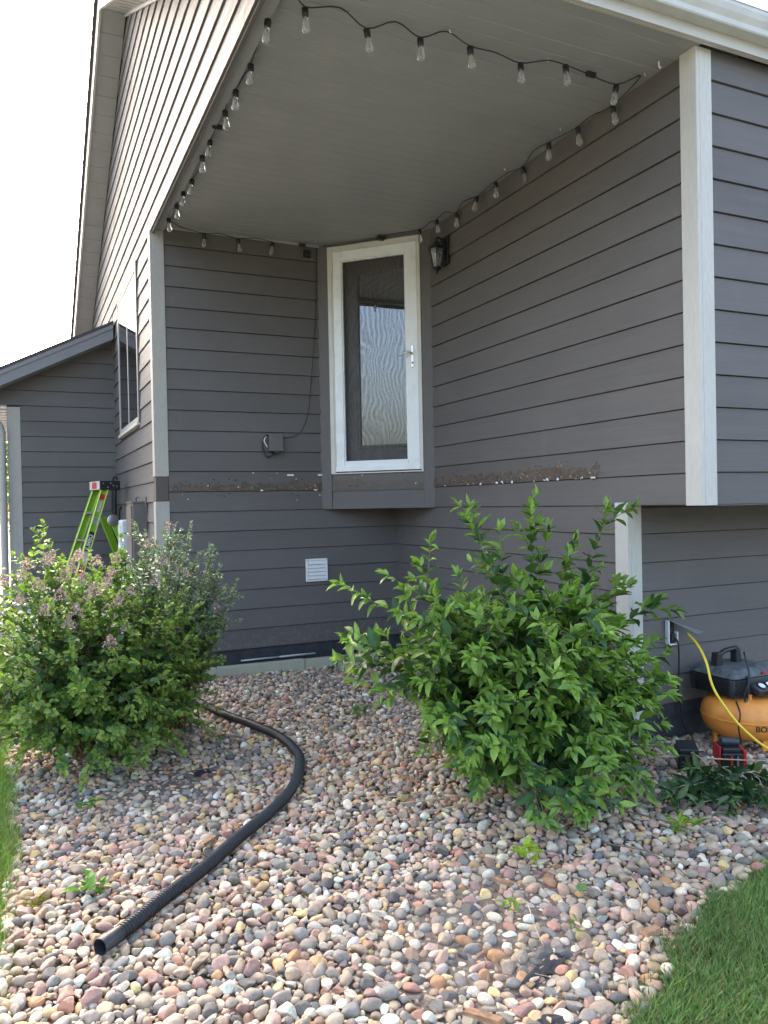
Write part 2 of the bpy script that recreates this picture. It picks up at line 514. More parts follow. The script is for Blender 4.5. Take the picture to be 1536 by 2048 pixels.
def lap_free(parent, plane, nrm, lo, hi, mat='siding'):
    """board with slanted ends: lo/hi = ((a0,a1), z) along one axis. plane: ('x', val) or ('y', val)"""
    ax, val = plane
    def P(a, off, z):
        return Vector((val+nrm*off, a, z)) if ax == 'x' else Vector((a, val+nrm*off, z))
    (a0, a1), z0 = lo; (b0, b1), z1 = hi
    zt = z1-.0055; q = (zt-z0)/max(1e-4, z1-z0); b0 = a0+(b0-a0)*q; b1 = a1+(b1-a1)*q
    vs = [P(a0, -.004, z0), P(a1, -.004, z0), P(a1, .020, z0), P(a0, .020, z0),
          P(b0, -.004, zt), P(b1, -.004, zt), P(b1, .008, zt), P(b0, .008, zt)]
    MB().add(vs, [(0,3,2,1),(4,5,6,7),(0,1,5,4),(1,2,6,5),(2,3,7,6),(3,0,4,7)]).build('lap_board', M[mat], parent)

S2 = math.sqrt(.5)
DA = Vector((2.585, YA, 0)); DU = Vector((S2, -S2, 0)); DN = Vector((-S2, -S2, 0))    # diagonal door bay: start, along, outwards
DL = 1.092
DMAT = Matrix(((DU.x, -DN.x, 0, DA.x), (DU.y, -DN.y, 0, DA.y), (0, 0, 1, 0), (0, 0, 0, 1)))   # local x along bay, y inwards, z up
DB = DA + DU*DL

# --- wall with the louvre vent (facing the camera inside the porch)
wallA = MB().box((XC+.02, YA+.004, .06), (XB+.3, YA+.14, ZS+.1)).build('wall', M['core'], house)
for k in range(14):
    mat = 'siding_stain_a' if k in (0, 1) else 'siding'
    z = Z0+k*E
    lap_course(wallA, (1.155, YA), (DA.x+.004, YA), (0, -1), z, mat, h=min(E, ZS-z+.02))
for k in range(-7, 0):
    lap_course(wallA, (1.155, YA), (XB-.001, YA), (0, -1), Z0+k*E)
MB().box((XC+.02, YA+.0, -.05), (XB+.01, YA+.10, Z0-7*E+.012)).build('foundation_strip', M['foundation'], wallA)
MB().box((XB-.022, YA-.022, Z0-7*E), (XB-.0, YA, Z0-.002)).build('corner_bead', M['trim_dark'], wallA)
def post_piece(z0, z1, mat, parent, proud=0):
    MB().box((XC-.022-proud, YA-.024-proud, z0), (1.158+proud, YA+.085, z1)).build('corner_board', M[mat], parent, bevel=.003)
post_piece(.0, 1.552, 'trim_tan', wallA)
post_piece(1.5535, 1.766, 'trim_bare', wallA, -.006)
post_piece(1.7675, 3.885, 'trim_tan', wallA)

# --- long side wall of the porch
wallB = MB().box((XB+.004, YF+.05, Z0+.003), (XB+.14, YA+.1, ZS+.1)).box((XB+.004, YL+.05, .0), (XB+.138, YA+.1, Z0+.002)).build('wall', M['core'], house)
for k in range(14):
    mat = 'siding_stain_b' if k in (0, 1) else 'siding'
    z = Z0+k*E
    lap_course(wallB, (XB, DB.y+.004), (XB, YF+.088), (-1, 0), z, mat, h=min(E, ZS-z+.02))
for k in range(-7, 0):
    lap_course(wallB, (XB, YA-.02), (XB, YL+.087), (-1, 0), Z0+k*E)
MB().box((XB+.0, YL+.05, -.05), (XB+.1, YA, Z0-7*E+.012)).build('foundation_strip', M['foundation'], wallB)
MB().box((XB-.024, YF-.024, Z0-.006), (XB+.0005, YF+.092, ZS+.0)).box((XB+.001, YF-.024, Z0-.006), (XB+.09, YF+.0, ZS)).build('corner_board', M['trim_cream'], wallB, bevel=.003)
MB().box((XB-.024, YL-.024, .10), (XB+.0005, YL+.09, Z0-.004+.02)).box((XB+.001, YL-.024, .10), (XB+.085, YL+.0, Z0-.006)).build('corner_board', M['trim_cream'], wallB, bevel=.003)

# --- front wall right of the porch, cantilevered above a recessed lower wall
wallF = MB().box((XB+.1, YF+.004, Z0+.004), (7.5, YF+.14, ZS+.1)).box((XB+.06, YF+.02, Z0-.001), (7.5, YL+.02, Z0+.0035)).build('wall', M['core'], house)
for k in range(14):
    z = Z0+k*E
    if k == 13:
        lap_course(wallF, (XB+.09, YF), (XB+.60, YF), (0, -1), z, h=ZS-z+.02)
        lap_course(wallF, (XB+.604, YF), (7.4, YF), (0, -1), z, h=ZS-z+.02)
    else:
        lap_course(wallF, (XB+.09, YF), (7.4, YF), (0, -1), z)
MB().box((XB+.09, YF-.012, Z0-.010), (7.4, YL-.001, Z0-.0015)).build('underside_board', M['trim_dark'], wallF)
wallL = MB().box((XB+.1, YL+.004, .0), (7.5, YL+.14, Z0)).build('wall', M['core'], house)
for k in range(-7, 0):
    lap_course(wallL, (XB+.085, YL), (7.4, YL), (0, -1), Z0+k*E, h=E if k < -1 else E-.016)
MB().box((XB+.002, YL+.003, -.05), (7.4, YL+.09, .13)).build('foundation_strip', M['foundation'], wallL)
MB().box((XB+.03, YL-.008, .12), (7.4, YL+.06, Z0-7*E+.006)).build('starter_board', M['foundation'], wallL)

# --- gable wall facing left (with the tall window), running up to the ridge
YP, ZP = 8.08, 6.37
def roof_z(y): return ZP-.5*(YP-y) if y < YP else ZP-.45*(y-YP)
def span(z):
    return max(3.02, YP-(ZP-z)/.5), min(13.2, YP+(ZP-z)/.45)
WY0, WY1, WZ0, WZ1 = 7.80, 9.37, 2.33, 3.84
gable = MB()
gable.prism([(XC+.006, 3.03, 3.87), (XC+.006, 13.2, 3.87), (XC+.006, 13.2, roof_z(13.2)-.03), (XC+.006, YP, ZP-.03), (XC+.006, 3.03, roof_z(3.03)-.03+.15)], (.010, 0, 0))
gable.box((XC+.007, YA+.05, -.05), (XC+.12, YD+3.1, 3.869))
wallC = gable.build('wall', M['core'], house)
ZC = 3.862
i = 0
while ZC+i*E < ZP-.06:
    z = ZC+i*E; z1 = min(z+E, ZP-.012)
    a0, a1 = span(z); b0, b1 = span(z1)
    cuts = []
    if a1-a0 > 3.2:
        s = a0+.7+((i*1.37) % 2.4)
        while s < a1-.6: cuts.append(s); s += 3.05
    ends = [None]+cuts+[None]
    for q in range(len(ends)-1):
        l0 = a0 if ends[q] is None else ends[q]+.0015; u0 = b0 if ends[q] is None else ends[q]+.0015
        l1 = a1 if ends[q+1] is None else ends[q+1]-.0015; u1 = b1 if ends[q+1] is None else ends[q+1]-.0015
        lap_free(wallC, ('x', XC), -1, ((l0, l1), z), ((u0, u1), z1))
    i += 1
for i in range(1, 22):
    z = ZC-i*E
    if z < -.02: break
    y0, y1 = YA+.086, YD-.02
    if z+E > WZ0 and z < WZ1:
        lap_course(wallC, (XC, y0), (XC, WY0), (-1, 0), z)
        lap_course(wallC, (XC, WY1), (XC, y1), (-1, 0), z)
    else:
        lap_course(wallC, (XC, y0), (XC, y1), (-1, 0), z)
    if z > 3.0: lap_course(wallC, (XC, YD+.02), (XC, 13.2), (-1, 0), z)
MB().box((XC-.022, YD-.022, 0), (XC-.0, YD, 3.60)).build('corner_bead', M['trim_dark'], wallC)
MB().box((XC-.004, 3.03, 3.848), (XC+.018, YA-.026, 3.8615)).build('drip_trim', M['trim_dark'], wallC)
MB().box((XC+.0185, 3.06, 3.885), (XC+.10, YA-.026, 3.931)).build('edge_trim', M['soffit'], wallC)

# window in that wall
win = MB()
x0, x1 = XC-.027, XC+.012
win.box((x0, WY0, WZ0), (x1, WY1, WZ0+.055)).box((x0, WY0, WZ1-.05), (x1, WY1, WZ1))
win.box((x0, WY0, WZ0+.0552), (x1, WY0+.05, WZ1-.0502)).box((x0, WY1-.05, WZ0+.0552), (x1, WY1, WZ1-.0502))
window = win.build('window', M['trim_tan'], house, bevel=.003)
ym = (WY0+WY1)/2-.02
MB().box((XC-.024, ym-.018, WZ0+.056), (XC+.012, ym+.018, WZ1-.051)).build('mullion', M['trim_tan'], window)
MB().box((XC-.0195, WY0+.052, WZ0+.057), (XC+.002, ym-.019, WZ1-.052)).build('pane', M['glass_window'], window)
MB().box((XC-.0195, ym+.019, WZ0+.057), (XC+.002, WY1-.052, WZ1-.052)).build('pane', M['glass_window'], window)
MB().box((XC-.030, WY0-.045, WZ0-.01), (XC+.004, WY0-.001, WZ1+.02)).build('casing', M['trim_dark'], window)
MB().box((XC-.045, WY0-.03, WZ0-.03), (XC+.004, WY1+.02, WZ0-.001)).build('sill', M['almond'], window)

# --- gable-end garage wall at the back left and its lean-to roof
ZD = 1.298
SL = .50
def lean_z(x): return 3.70-(1.06-x)*SL          # roof deck line
wallD = MB().prism([(-.10, YD+.006, 0), (XC, YD+.006, 0), (XC, YD+.006, lean_z(XC)-.1), (-.10, YD+.006, lean_z(-.1)-.1)], (0, 5.0, 0)).build('wall', M['core'], house)
k = -7
while True:
    z = ZD+k*E; z1 = z+E
    if z > 3.52: break
    xl = -.0 if z1 < 2.73 else -.9
    xlo = max(xl, 1.06-(3.62-z)/SL); xhi = max(xl, 1.06-(3.62-z1)/SL)
    if xlo < XC-.1:
        lap_free(wallD, ('y', YD), -1, ((xlo, XC-.001), z), ((min(xhi, XC-.05), XC-.001), z1))
    k += 1
MB().box((-.135, YD-.022, .0), (.005, YD+.06, 2.70)).build('corner_board', M['trim_tan'], wallD, bevel=.003)
MB().box((-.05, YD, -.05), (XC, YD+.05, .06)).build('foundation_strip', M['foundation'], wallD)
lean = MB().prism([(-1.6, 9.72, lean_z(-1.6)), (XC-.03, 9.72, lean_z(XC-.03)), (XC-.03, 9.72, lean_z(XC-.03)+.035), (-1.6, 9.72, lean_z(-1.6)+.035)], (0, 6.3, 0)).build('roof', M['shingle'], house)
def sloped(x0, x1, y0, y1, d0, d1, name, mat, parent):
    MB().prism([(x0, y0, lean_z(x0)+d0), (x1, y0, lean_z(x1)+d0), (x1, y0, lean_z(x1)+d1), (x0, y0, lean_z(x0)+d1)], (0, y1-y0, 0)).build(name, mat, parent)
sloped(-1.6, XC-.035, 9.735, 9.76, -.175, -.002, 'fascia', M['fascia_grey'], lean)
sloped(-1.6, XC-.033, 9.725, 9.7345, -.055, -.003, 'drip_edge', M['fascia_grey'], lean)
sloped(-1.6, XC-.036, 9.761, YD+.0, -.17, -.155, 'rake_soffit', M['soffit'], lean)
n = 0
for j in range(30):
    y = 10.0+j*.16
    MB().box((-1.2, y, 2.70+.006*(j % 2)), (-.136, y+.157, 2.72)).build('soffit_plank', M['soffit'], lean)

# --- porch ceiling planks
ceil = MB().box((XC+.06, YF-.05, ZS+.012), (XB+.3, YA+.1, ZS+.08)).build('porch_ceiling', M['core'], house)
yy = YF-.072; j = 0
pw = .1016
while yy < YA-.02:
    y1 = min(yy+pw, YA-.003)
    # grooved panel: narrow reveal between planks, slight differing height like formed metal
    zz = ZS+(.0, .0, .0012)[j % 3]
    c = ((1.108+XB+(.04 if yy < YF-.03 else -.002))/2, (yy+y1)/2, zz)
    x1 = 6.2 if y1 < YF-.001 else XB-.002
    MB().add([(XC+.101, yy+.005, zz), (x1, yy+.005, zz), (x1, y1-.003, zz), (XC+.101, y1-.003, zz),
              (XC+.101, yy, zz+.006), (x1, yy, zz+.006), (x1, y1, zz+.006), (XC+.101, y1, zz+.006),
              (XC+.101, yy, zz+.011), (x1, yy, zz+.011), (x1, y1, zz+.011), (XC+.101, y1, zz+.011)],
             [(0,1,2,3)[::-1], (0,4,5,1)[::-1], (2,6,7,3)[::-1], (4,8,9,5)[::-1], (6,10,11,7)[::-1], (8,11,10,9)[::-1], (0,3,7,11,8,4)[::-1], (1,5,9,10,6,2)[::-1]]).build('ceiling_plank', M['soffit'], ceil)
    yy = y1+.0025; j += 1
MB().box((XC+.10, YA-.03, ZS-.022), (2.62, YA-.019, ZS-.001)).build('cove_trim', M['soffit'], ceil)

# --- main roof: two planes, rake and eave trim, gutter
roof = MB()
XR = .80
def rz(y, d=0): return roof_z(y)+d
roof.prism([(XR-.04, 2.985, rz(2.985, .21)), (XR-.04, YP, ZP+.21), (XR-.04, YP, ZP+.25), (XR-.04, 2.985, rz(2.985, .25))], (7, 0, 0))
roof.prism([(XR-.04, YP+.001, ZP+.21), (XR-.04, 13.9, rz(13.9, .21)), (XR-.04, 13.9, rz(13.9, .26)), (XR-.04, YP+.001, ZP+.26)], (7, 0, 0))
roof = roof.build('roof', M['shingle'], house)
MB().prism([(XR-.008, 3.06, rz(3.06, .0)), (XR-.008, YP-.001, ZP), (XR-.008, YP-.001, ZP+.208), (XR-.008, 3.06, rz(3.06, .208))], (.025, 0, 0)).build('rake_board', M['fascia'], roof)
MB().prism([(XR-.008, YP+.001, ZP), (XR-.008, 13.8, rz(13.8)), (XR-.008, 13.8, rz(13.8, .208)), (XR-.008, YP+.001, ZP+.208)], (.025, 0, 0)).build('rake_board', M['fascia'], roof)
def rake_plank(ya, yb, dz):
    MB().add([(XR+.018, ya, rz(ya, .012+dz)), (XC-.02, ya, rz(ya, .012+dz)), (XC-.02, yb, rz(yb, .012+dz)), (XR+.018, yb, rz(yb, .012+dz)),
              (XR+.018, ya, rz(ya, .03)), (XC-.02, ya, rz(ya, .03)), (XC-.02, yb, rz(yb, .03)), (XR+.018, yb, rz(yb, .03))],
             [(0,3,2,1),(4,5,6,7),(0,1,5,4),(1,2,6,5),(2,3,7,6),(3,0,4,7)]).build('soffit_plank', M['soffit'], roof)
y = YP+.003; j = 0
while y < 13.6:
    rake_plank(y, y+.110, .003*(j % 2)); y += .1125; j += 1
y = YP-.003
while y > 3.15:
    rake_plank(y-.110, y, .003*(j % 2)); y -= .1125; j += 1
MB().prism([(XC-.035, 3.1, rz(3.1, -.02)), (XC-.035, YP, ZP-.02), (XC-.035, YP, ZP+.011), (XC-.035, 3.1, rz(3.1, .011))], (.013, 0, 0)).build('frieze_trim', M['soffit'], roof)
MB().box((XR+.0, 3.035, ZS-.008), (7.5, 3.05, ZS+.10)).build('fascia', M['fascia'], roof)
MB().box((XC+.1, 3.052, ZS-.010), (7.5, 3.068, ZS+.004)).build('fascia_lip', M['fascia'], roof)
# K-style gutter profile
gp = [(3.033, ZS+.055), (2.968, ZS+.055), (2.962, ZS+.062), (2.958, ZS+.085), (2.940, ZS+.112), (2.930, ZS+.140), (2.930, ZS+.160), (2.926, ZS+.160), (2.926, ZS+.166), (2.938, ZS+.166), (2.938, ZS+.142), (2.948, ZS+.115), (2.966, ZS+.088), (2.970, ZS+.062), (3.025, ZS+.062), (3.025, ZS+.165), (3.033, ZS+.165)]
MB().prism([(XR-.02, a, b) for a, b in gp], (7, 0, 0)).build('gutter', M['gutter'], roof)

# --- unseen solid core added inside the house so that no light leaks through
core = MB()
core.box((XC+.13, YA+.15, -.05), (8, 13.3, 3.9))
core.box((XB+.15, YL+.15, -.05), (7.6, YA+.15, Z0))
core.box((XB+.15, YF+.15, Z0+.001), (7.6, YA+.15, 3.9))
core.prism([(XC+.13, 3.1, 4.0), (XC+.13, 13.3, 4.0), (XC+.13, 13.3, roof_z(13.3)), (XC+.13, YP, ZP), (XC+.13, 3.1, roof_z(3.1)+.1)], (6.8, 0, 0))
core.build('light_block_core', M['core'], house)

# --- diagonal door bay
def dbox(mb, u0, u1, o0, o1, z0, z1):      # o = outward offset
    return mb.box((u0, -o1, z0), (u1, -o0, z1), DMAT)
ZT = ZS-.002
bay = MB()
q = .085
def dp(u, o): p = DA+DU*u+DN*o; return (p.x, p.y)
tri = [dp(q, -q), dp(DL-q, -q), (XB+.002, DB.y+q), (XB+.002, YA+.002), (DA.x+q, YA+.002)]
bay.prism([(*p, Z0+.004) for p in tri], (0, 0, ZT-Z0-.004))
bay = bay.build('wall', M['core'], house)
MB().prism([(*p, Z0-.001) for p in (dp(.003, .0), dp(DL-.003, .0), (XB, YA))], (0, 0, .0035)).build('underside_board', M['trim_dark'], bay)
dbox(MB(), -.012, .098, -.084, .026, Z0-.006, ZT).build('casing', M['trim_dark'], bay, bevel=.003)
dbox(MB(), 1.002, DL+.018, -.084, .026, Z0-.006, ZT).build('casing', M['trim_dark'], bay, bevel=.003)
dbox(MB(), .0985, 1.0015, -.084, .018, 3.893, ZT).build('head_casing', M['trim_dark'], bay)
for (za, zb, mt) in ((Z0-.004, 1.622, 'siding'), (1.6225, 1.776, 'siding_stain_d')):
    P = lambda o, z: DA+DU*.0985+DN*o+Vector((0, 0, z))
    MB().prism([P(-.08, za), P(.020, za), P(.009, zb+.002), P(-.08, zb+.002)], DU*.903).build('lap_board', M[mt], bay)

door = thing('door', (DA.x+DU.x*.55, DA.y+DU.y*.55, 1.78), None, None)
for kk in ('label', 'category'):
    if kk in door: del door[kk]
door.parent = house; door.location = Vector((DA.x+DU.x*.55, DA.y+DU.y*.55, 1.78))-house.location
# almond brick-mould around the opening
f = MB(); dbox(f, .099, .138, -.083, .034, 1.779, 3.892); dbox(f, .985, 1.0008, -.083, .034, 1.779, 3.892); dbox(f, .1385, .9845, -.083, .034, 3.862, 3.892); dbox(f, .1385, .9845, -.083, .030, 1.779, 1.790)
f.build('frame', M['almond'], door, bevel=.002)
f = MB(); dbox(f, .139, .150, -.02, .030, 1.7985, 3.861); dbox(f, .968, .9843, -.02, .030, 1.7985, 3.861); dbox(f, .1505, .9675, -.02, .030, 3.845, 3.861)
f.build('jamb_rail', M['almond'], door)
# white storm door: stiles, rails, beads
f = MB(); dbox(f, .151, .233, -.008, .030, 1.806, 3.843); dbox(f, .858, .9665, -.008, .030, 1.806, 3.843)
dbox(f, .2333, .8577, -.008, .0295, 3.752, 3.843); dbox(f, .2333, .8577, -.008, .0295, 1.806, 1.885)
storm = f.build('storm_frame', M['white_vinyl'], door, bevel=.004)
f = MB(); dbox(f, .2335, .243, -.006, .020, 1.886, 3.751); dbox(f, .848, .8575, -.006, .020, 1.886, 3.751); dbox(f, .2435, .8475, -.006, .020, 3.742, 3.751); dbox(f, .2435, .8475, -.006, .020, 1.886, 1.896)
f.build('bead', M['white_vinyl'], door)
f = MB(); dbox(f, .146, .972, -.004, .037, 1.800, 1.846); f.build('kick_sweep', M['white_vinyl'], door, bevel=.003)
f = MB(); dbox(f, .150, .968, -.004, .030, 1.7905, 1.7995); f.build('threshold', M['black_metal'], door)
for hz in (1.98, 2.82, 3.66):
    f = MB(); dbox(f, .1385, .150, .031, .038, hz, hz+.07); f.build('hinge', M['almond'], door)
f = MB(); dbox(f, .244, .847, .002, .004, 1.897, 3.741); f.build('screen', M['screen'], door)
# brown entry door behind, with moulding and one tall lite
f = MB(); dbox(f, .139, .345, -.078, -.045, 1.80, 3.861); dbox(f, .345, .98, -.078, -.0452, 3.662, 3.861); dbox(f, .345, .98, -.078, -.0452, 1.80, 2.012)
f.build('entry_panel', M['door_brown'], door)
f = MB(); dbox(f, .346, .372, -.077, -.036, 2.013, 3.661); dbox(f, .3725, .98, -.077, -.036, 3.635, 3.661); dbox(f, .3725, .98, -.077, -.036, 2.013, 2.040)
f.build('moulding', M['door_brown'], door, bevel=.004)
f = MB(); dbox(f, .373, .98, -.077, -.060, 2.041, 3.634); f.build('pane', M['glass_door'], door)
# lever handle
f = MB(); dbox(f, .902, .928, .0305, .038, 2.715, 2.915)
plate = f.build('handle_plate', M['nickel'], door, smooth=False, bevel=.006)
def dpt(u, o, z): p = DA+DU*u+DN*o; return (p.x, p.y, z)
MB().tube(spline([dpt(.915, .036, 2.838), dpt(.915, .070, 2.840), dpt(.890, .086, 2.846), dpt(.850, .084, 2.832), dpt(.805, .074, 2.822)], 5), [.011]*6+[.010]*8+[.008]*7, 8).build('handle', M['nickel'], door, smooth=True)
MB().lathe([(.008, 0), (.008, .008)], dpt(.915, .040, 2.755), 10, Matrix.Rotation(math.pi/2, 4, 'X') @ Matrix.Identity(4)).build('lock_cylinder', M['nickel'], door)

def residue(parent, plane, a0, a1, seed, n, name='caulk_residue'):
    """torn caulk, wood fibres and grit left where a ledger board was pulled off"""
    r = random.Random(seed); V = {'chip': MB(), 'trim_bare': MB(), 'white': MB()}
    for _ in range(n):
        a = r.uniform(a0, a1); z = 1.637+abs(r.gauss(0, .05)); k = r.choices(['chip', 'trim_bare', 'white'], [1.6, 7, .45])[0]
        if k == 'white': z = 1.637+r.random()*.006
        l = r.uniform(.003, .018)*(1.3 if k == 'trim_bare' else 1.0); w = r.uniform(.002, .008); o = .0215; rot = r.gauss(0, .35)
        pts = []
        for u, v in ((-l, -w), (l*.3, -w*r.uniform(.5, 1.5)), (l, w*r.uniform(-.5, 1)), (l*.1, w*r.uniform(.6, 1.8)), (-l*.8, w)):
            uu, vv = u*math.cos(rot)-v*math.sin(rot), u*math.sin(rot)+v*math.cos(rot)
            pts.append((a+uu, z+vv))
        P3 = (lambda a_, z_, o_: (a_, plane[1]-o_, z_)) if plane[0] == 'y' else (lambda a_, z_, o_: (plane[1]-o_, a_, z_))
        lap = .020-(z-1.6364)/E*.012
        m_ = V[k]; n0 = len(m_.v)
        m_.add([P3(*q_, lap-.002) for q_ in pts]+[P3(*q_, lap+r.uniform(.0015, .004)) for q_ in pts], [(5, 6, 7, 8, 9)]+[(i_, (i_+1) % 5, 5+(i_+1) % 5, 5+i_) for i_ in range(5)])
    for k, m_ in V.items():
        if m_.v: tag(m_.build(name, M[k], parent), kind='stuff')
residue(wallB, ('x', XB), 3.93, 6.10, 3, 190)
residue(wallA, ('y', YA), 1.20, 2.56, 4, 70)

# ------------------------------------------------------------------ gravel
bedroot = bed
palette = [((.44, .38, .31), 18), ((.37, .31, .25), 16), ((.52, .48, .41), 14), ((.29, .27, .25), 12), ((.21, .22, .225), 8), ((.35, .34, .32), 12),
           ((.42, .30, .24), 9), ((.35, .20, .155), 4), ((.45, .27, .15), 3), ((.57, .45, .24), 4), ((.48, .38, .23), 7), ((.28, .19, .18), 4), ((.66, .62, .55), 10), ((.13, .135, .14), 5), ((.48, .34, .29), 9)]
pcols = np.array([p[0] for p in palette])*np.array([1.22, 1.10, .955]); pw_ = np.array([p[1] for p in palette], float); pw_ /= pw_.sum()

def ico(sub):
    import bmesh
    bm = bmesh.new(); bmesh.ops.create_icosphere(bm, subdivisions=sub, radius=1)
    V = np.array([v.co[:] for v in bm.verts]); T = np.array([[v.index for v in f.verts] for f in bm.faces]); bm.free()
    return V, T
ICO1, ICO2 = ico(2)[0:2], ico(3)[0:2]
ICOL = ico(1)
def stone_shape(seed, base):
    r = np.random.default_rng(seed)
    V = base[0].copy()
    ang = r.random() < .7
    for _ in range(r.integers(4, 10)):
        n = r.normal(size=3); n /= np.linalg.norm(n)
        d = r.uniform(.45, .82) if ang else r.uniform(.66, .93)
        s = V @ n
        over = np.maximum(0, s-d)
        V = V - np.outer(over*(.97 if ang else .75), n)
    k1 = r.normal(size=(3, 3))*1.3; ph = r.uniform(0, 6, 3)
    V = V*(1+.05*np.sin(V @ k1+ph).sum(1, keepdims=True))
    V = V/np.abs(V).max(0)
    return V, base[1], (not ang) or r.random() < .25
NS = 34
SH_HI = [stone_shape(100+i, ICO2) for i in range(NS)]
SH_MD = [stone_shape(100+i, ICO1) for i in range(NS)]
SH_LO = [stone_shape(100+i, ICOL) for i in range(NS)]

def in_bed(x, y):
    if y > YA-.04 and x > XC-.03: return False
    if x > XB-.03 and y > YL-.03: return False
    if y > 8: return False
    if x < edge_x(y)-.0: return False
    if x > 1.0 and y < lawn_y(x)+.01*math.sin(x*23): return False
    if YA-.19 < y and XC < x < 3.1: return False
    return True
def seen(x, y, m=60):
    z = .03-CAM.z
    dep = x*_F.x+y*_F.y+z*_F.z
    if dep < .5: return False
    px = 768+CAM_F*(x*_Rt.x+y*_Rt.y+z*_Rt.z)/dep
    return -m < px < 1536+m and 1024+CAM_F*(x*_Dn.x+y*_Dn.y+z*_Dn.z)/dep < 2048+m*1.4
BUSHES = [(2.42, 3.55, .5, .42), (.42, 5.05, .5, .45), (.92, 5.38, .3, .3)]
def throw(radii, fill, tries, cell=.04):
    grid = {}; out = []
    # candidate sampling biased to the visible trapezoid
    for rad in radii:
        for _ in range(tries):
            y = 1.45+(YA-1.45)*random.random()**1.25; x = -.2+random.random()*(.7+y*1.4)
            if x > 4.8: continue
            if not in_bed(x, y) or not seen(x, y): continue
            gi, gj = int(x//cell), int(y//cell); ok = True
            for a in (-2, -1, 0, 1, 2):
                for b in (-2, -1, 0, 1, 2):
                    for (qx, qy, qr) in grid.get((gi+a, gj+b), ()):
                        if (qx-x)**2+(qy-y)**2 < (fill*(qr+rad))**2: ok = False; break
                    if not ok: break
                if not ok: break
            if ok:
                grid.setdefault((gi, gj), []).append((x, y, rad)); out.append((x, y, rad)); break
    return out
nr = 58000
rad = np.clip(rng.lognormal(math.log(.0104), .45, nr), .005, .028); rad = np.sort(rad)[::-1]
top = throw(rad, .80, 7)
under = throw(np.sort(np.clip(rng.lognormal(math.log(.013), .25, 14000), .008, .024))[::-1], .80, 4)

stones = []      # dict rows: pos, R, scale, shape, colour
def rot_rand():
    e = Euler((rng.normal(0, .30), rng.normal(0, .30), rng.uniform(0, 6.283))).to_matrix(); return np.array(e)
for lay, lst in ((1, top), (0, under)):
    for x, y, r_ in lst:
        s = np.array([r_*rng.uniform(1.0, 1.45), r_*rng.uniform(.78, 1.05), r_*rng.uniform(.48, .9)])
        zc = gz(x, y)+(s[2]*.55+rng.uniform(0, .010) if lay else -.012)
        c = pcols[rng.choice(len(pcols), p=pw_)]*rng.uniform(.56, 1.2)*(1+rng.normal(0, .03, 3))
        stones.append((np.array([x, y, zc]), rot_rand(), s, int(rng.integers(NS)), np.clip(c, .02, .70), lay))
pos = np.array([s[0] for s in stones]); px, py, dep = project(pos)
size = np.array([s[2][:2].mean() for s in stones])/dep*CAM_F
size[[i for i, s in enumerate(stones) if s[5] == 0]] = 0
size[(px < 8) | (px > 1528) | (py > 2040)] = 0
big = np.argsort(-size)[:300]
bigset = set(big.tolist())
proto = []
for i in range(NS):
    c = pcols[i % len(pcols)]*(.88+.10*((i*7) % 5-2))
    proto.append(array_mesh('pebble', SH_HI[i][0], SH_HI[i][1], M['stone'], np.tile(np.clip(c, .02, .75), (len(SH_HI[i][0]), 1)), smooth=np.full(len(SH_HI[i][1]), SH_HI[i][2])))
order = {}
for i in big:
    p, Rm, s, sh, c, _ = stones[i]
    d = [np.abs(pcols[j % len(pcols)]-c).sum()+.12*random.random() for j in range(NS)]
    sh = int(np.argmin(d))
    o = bpy.data.objects.new('pebble', proto[sh]); COL.objects.link(o); o.parent = bed
    o.matrix_local = Matrix.Translation(p) @ Matrix(Rm.tolist()).to_4x4() @ Matrix.Diagonal((*s, 1))
Vs, Ts, Cs, Sm, off = [], [], [], [], 0
for i, (p, Rm, s, sh, c, lay) in enumerate(stones):
    if i in bigset: continue
    B = SH_HI if (lay and size[i] > 9.5) else (SH_MD if dep[i] < 5.5 and (lay or dep[i] < 3.4) else SH_LO)
    v, t, sm_ = B[sh]; Sm.append(np.full(len(t), sm_))
    Vs.append((v*s) @ Rm.T+p); Ts.append(t+off); Cs.append(np.tile(c, (len(v), 1))); off += len(v)
pm = link('pebble_mass', array_mesh('pebble_mass', np.concatenate(Vs), np.concatenate(Ts), M['stone'], np.concatenate(Cs), np.concatenate(Sm)), bed)
tag(pm, kind='stuff')

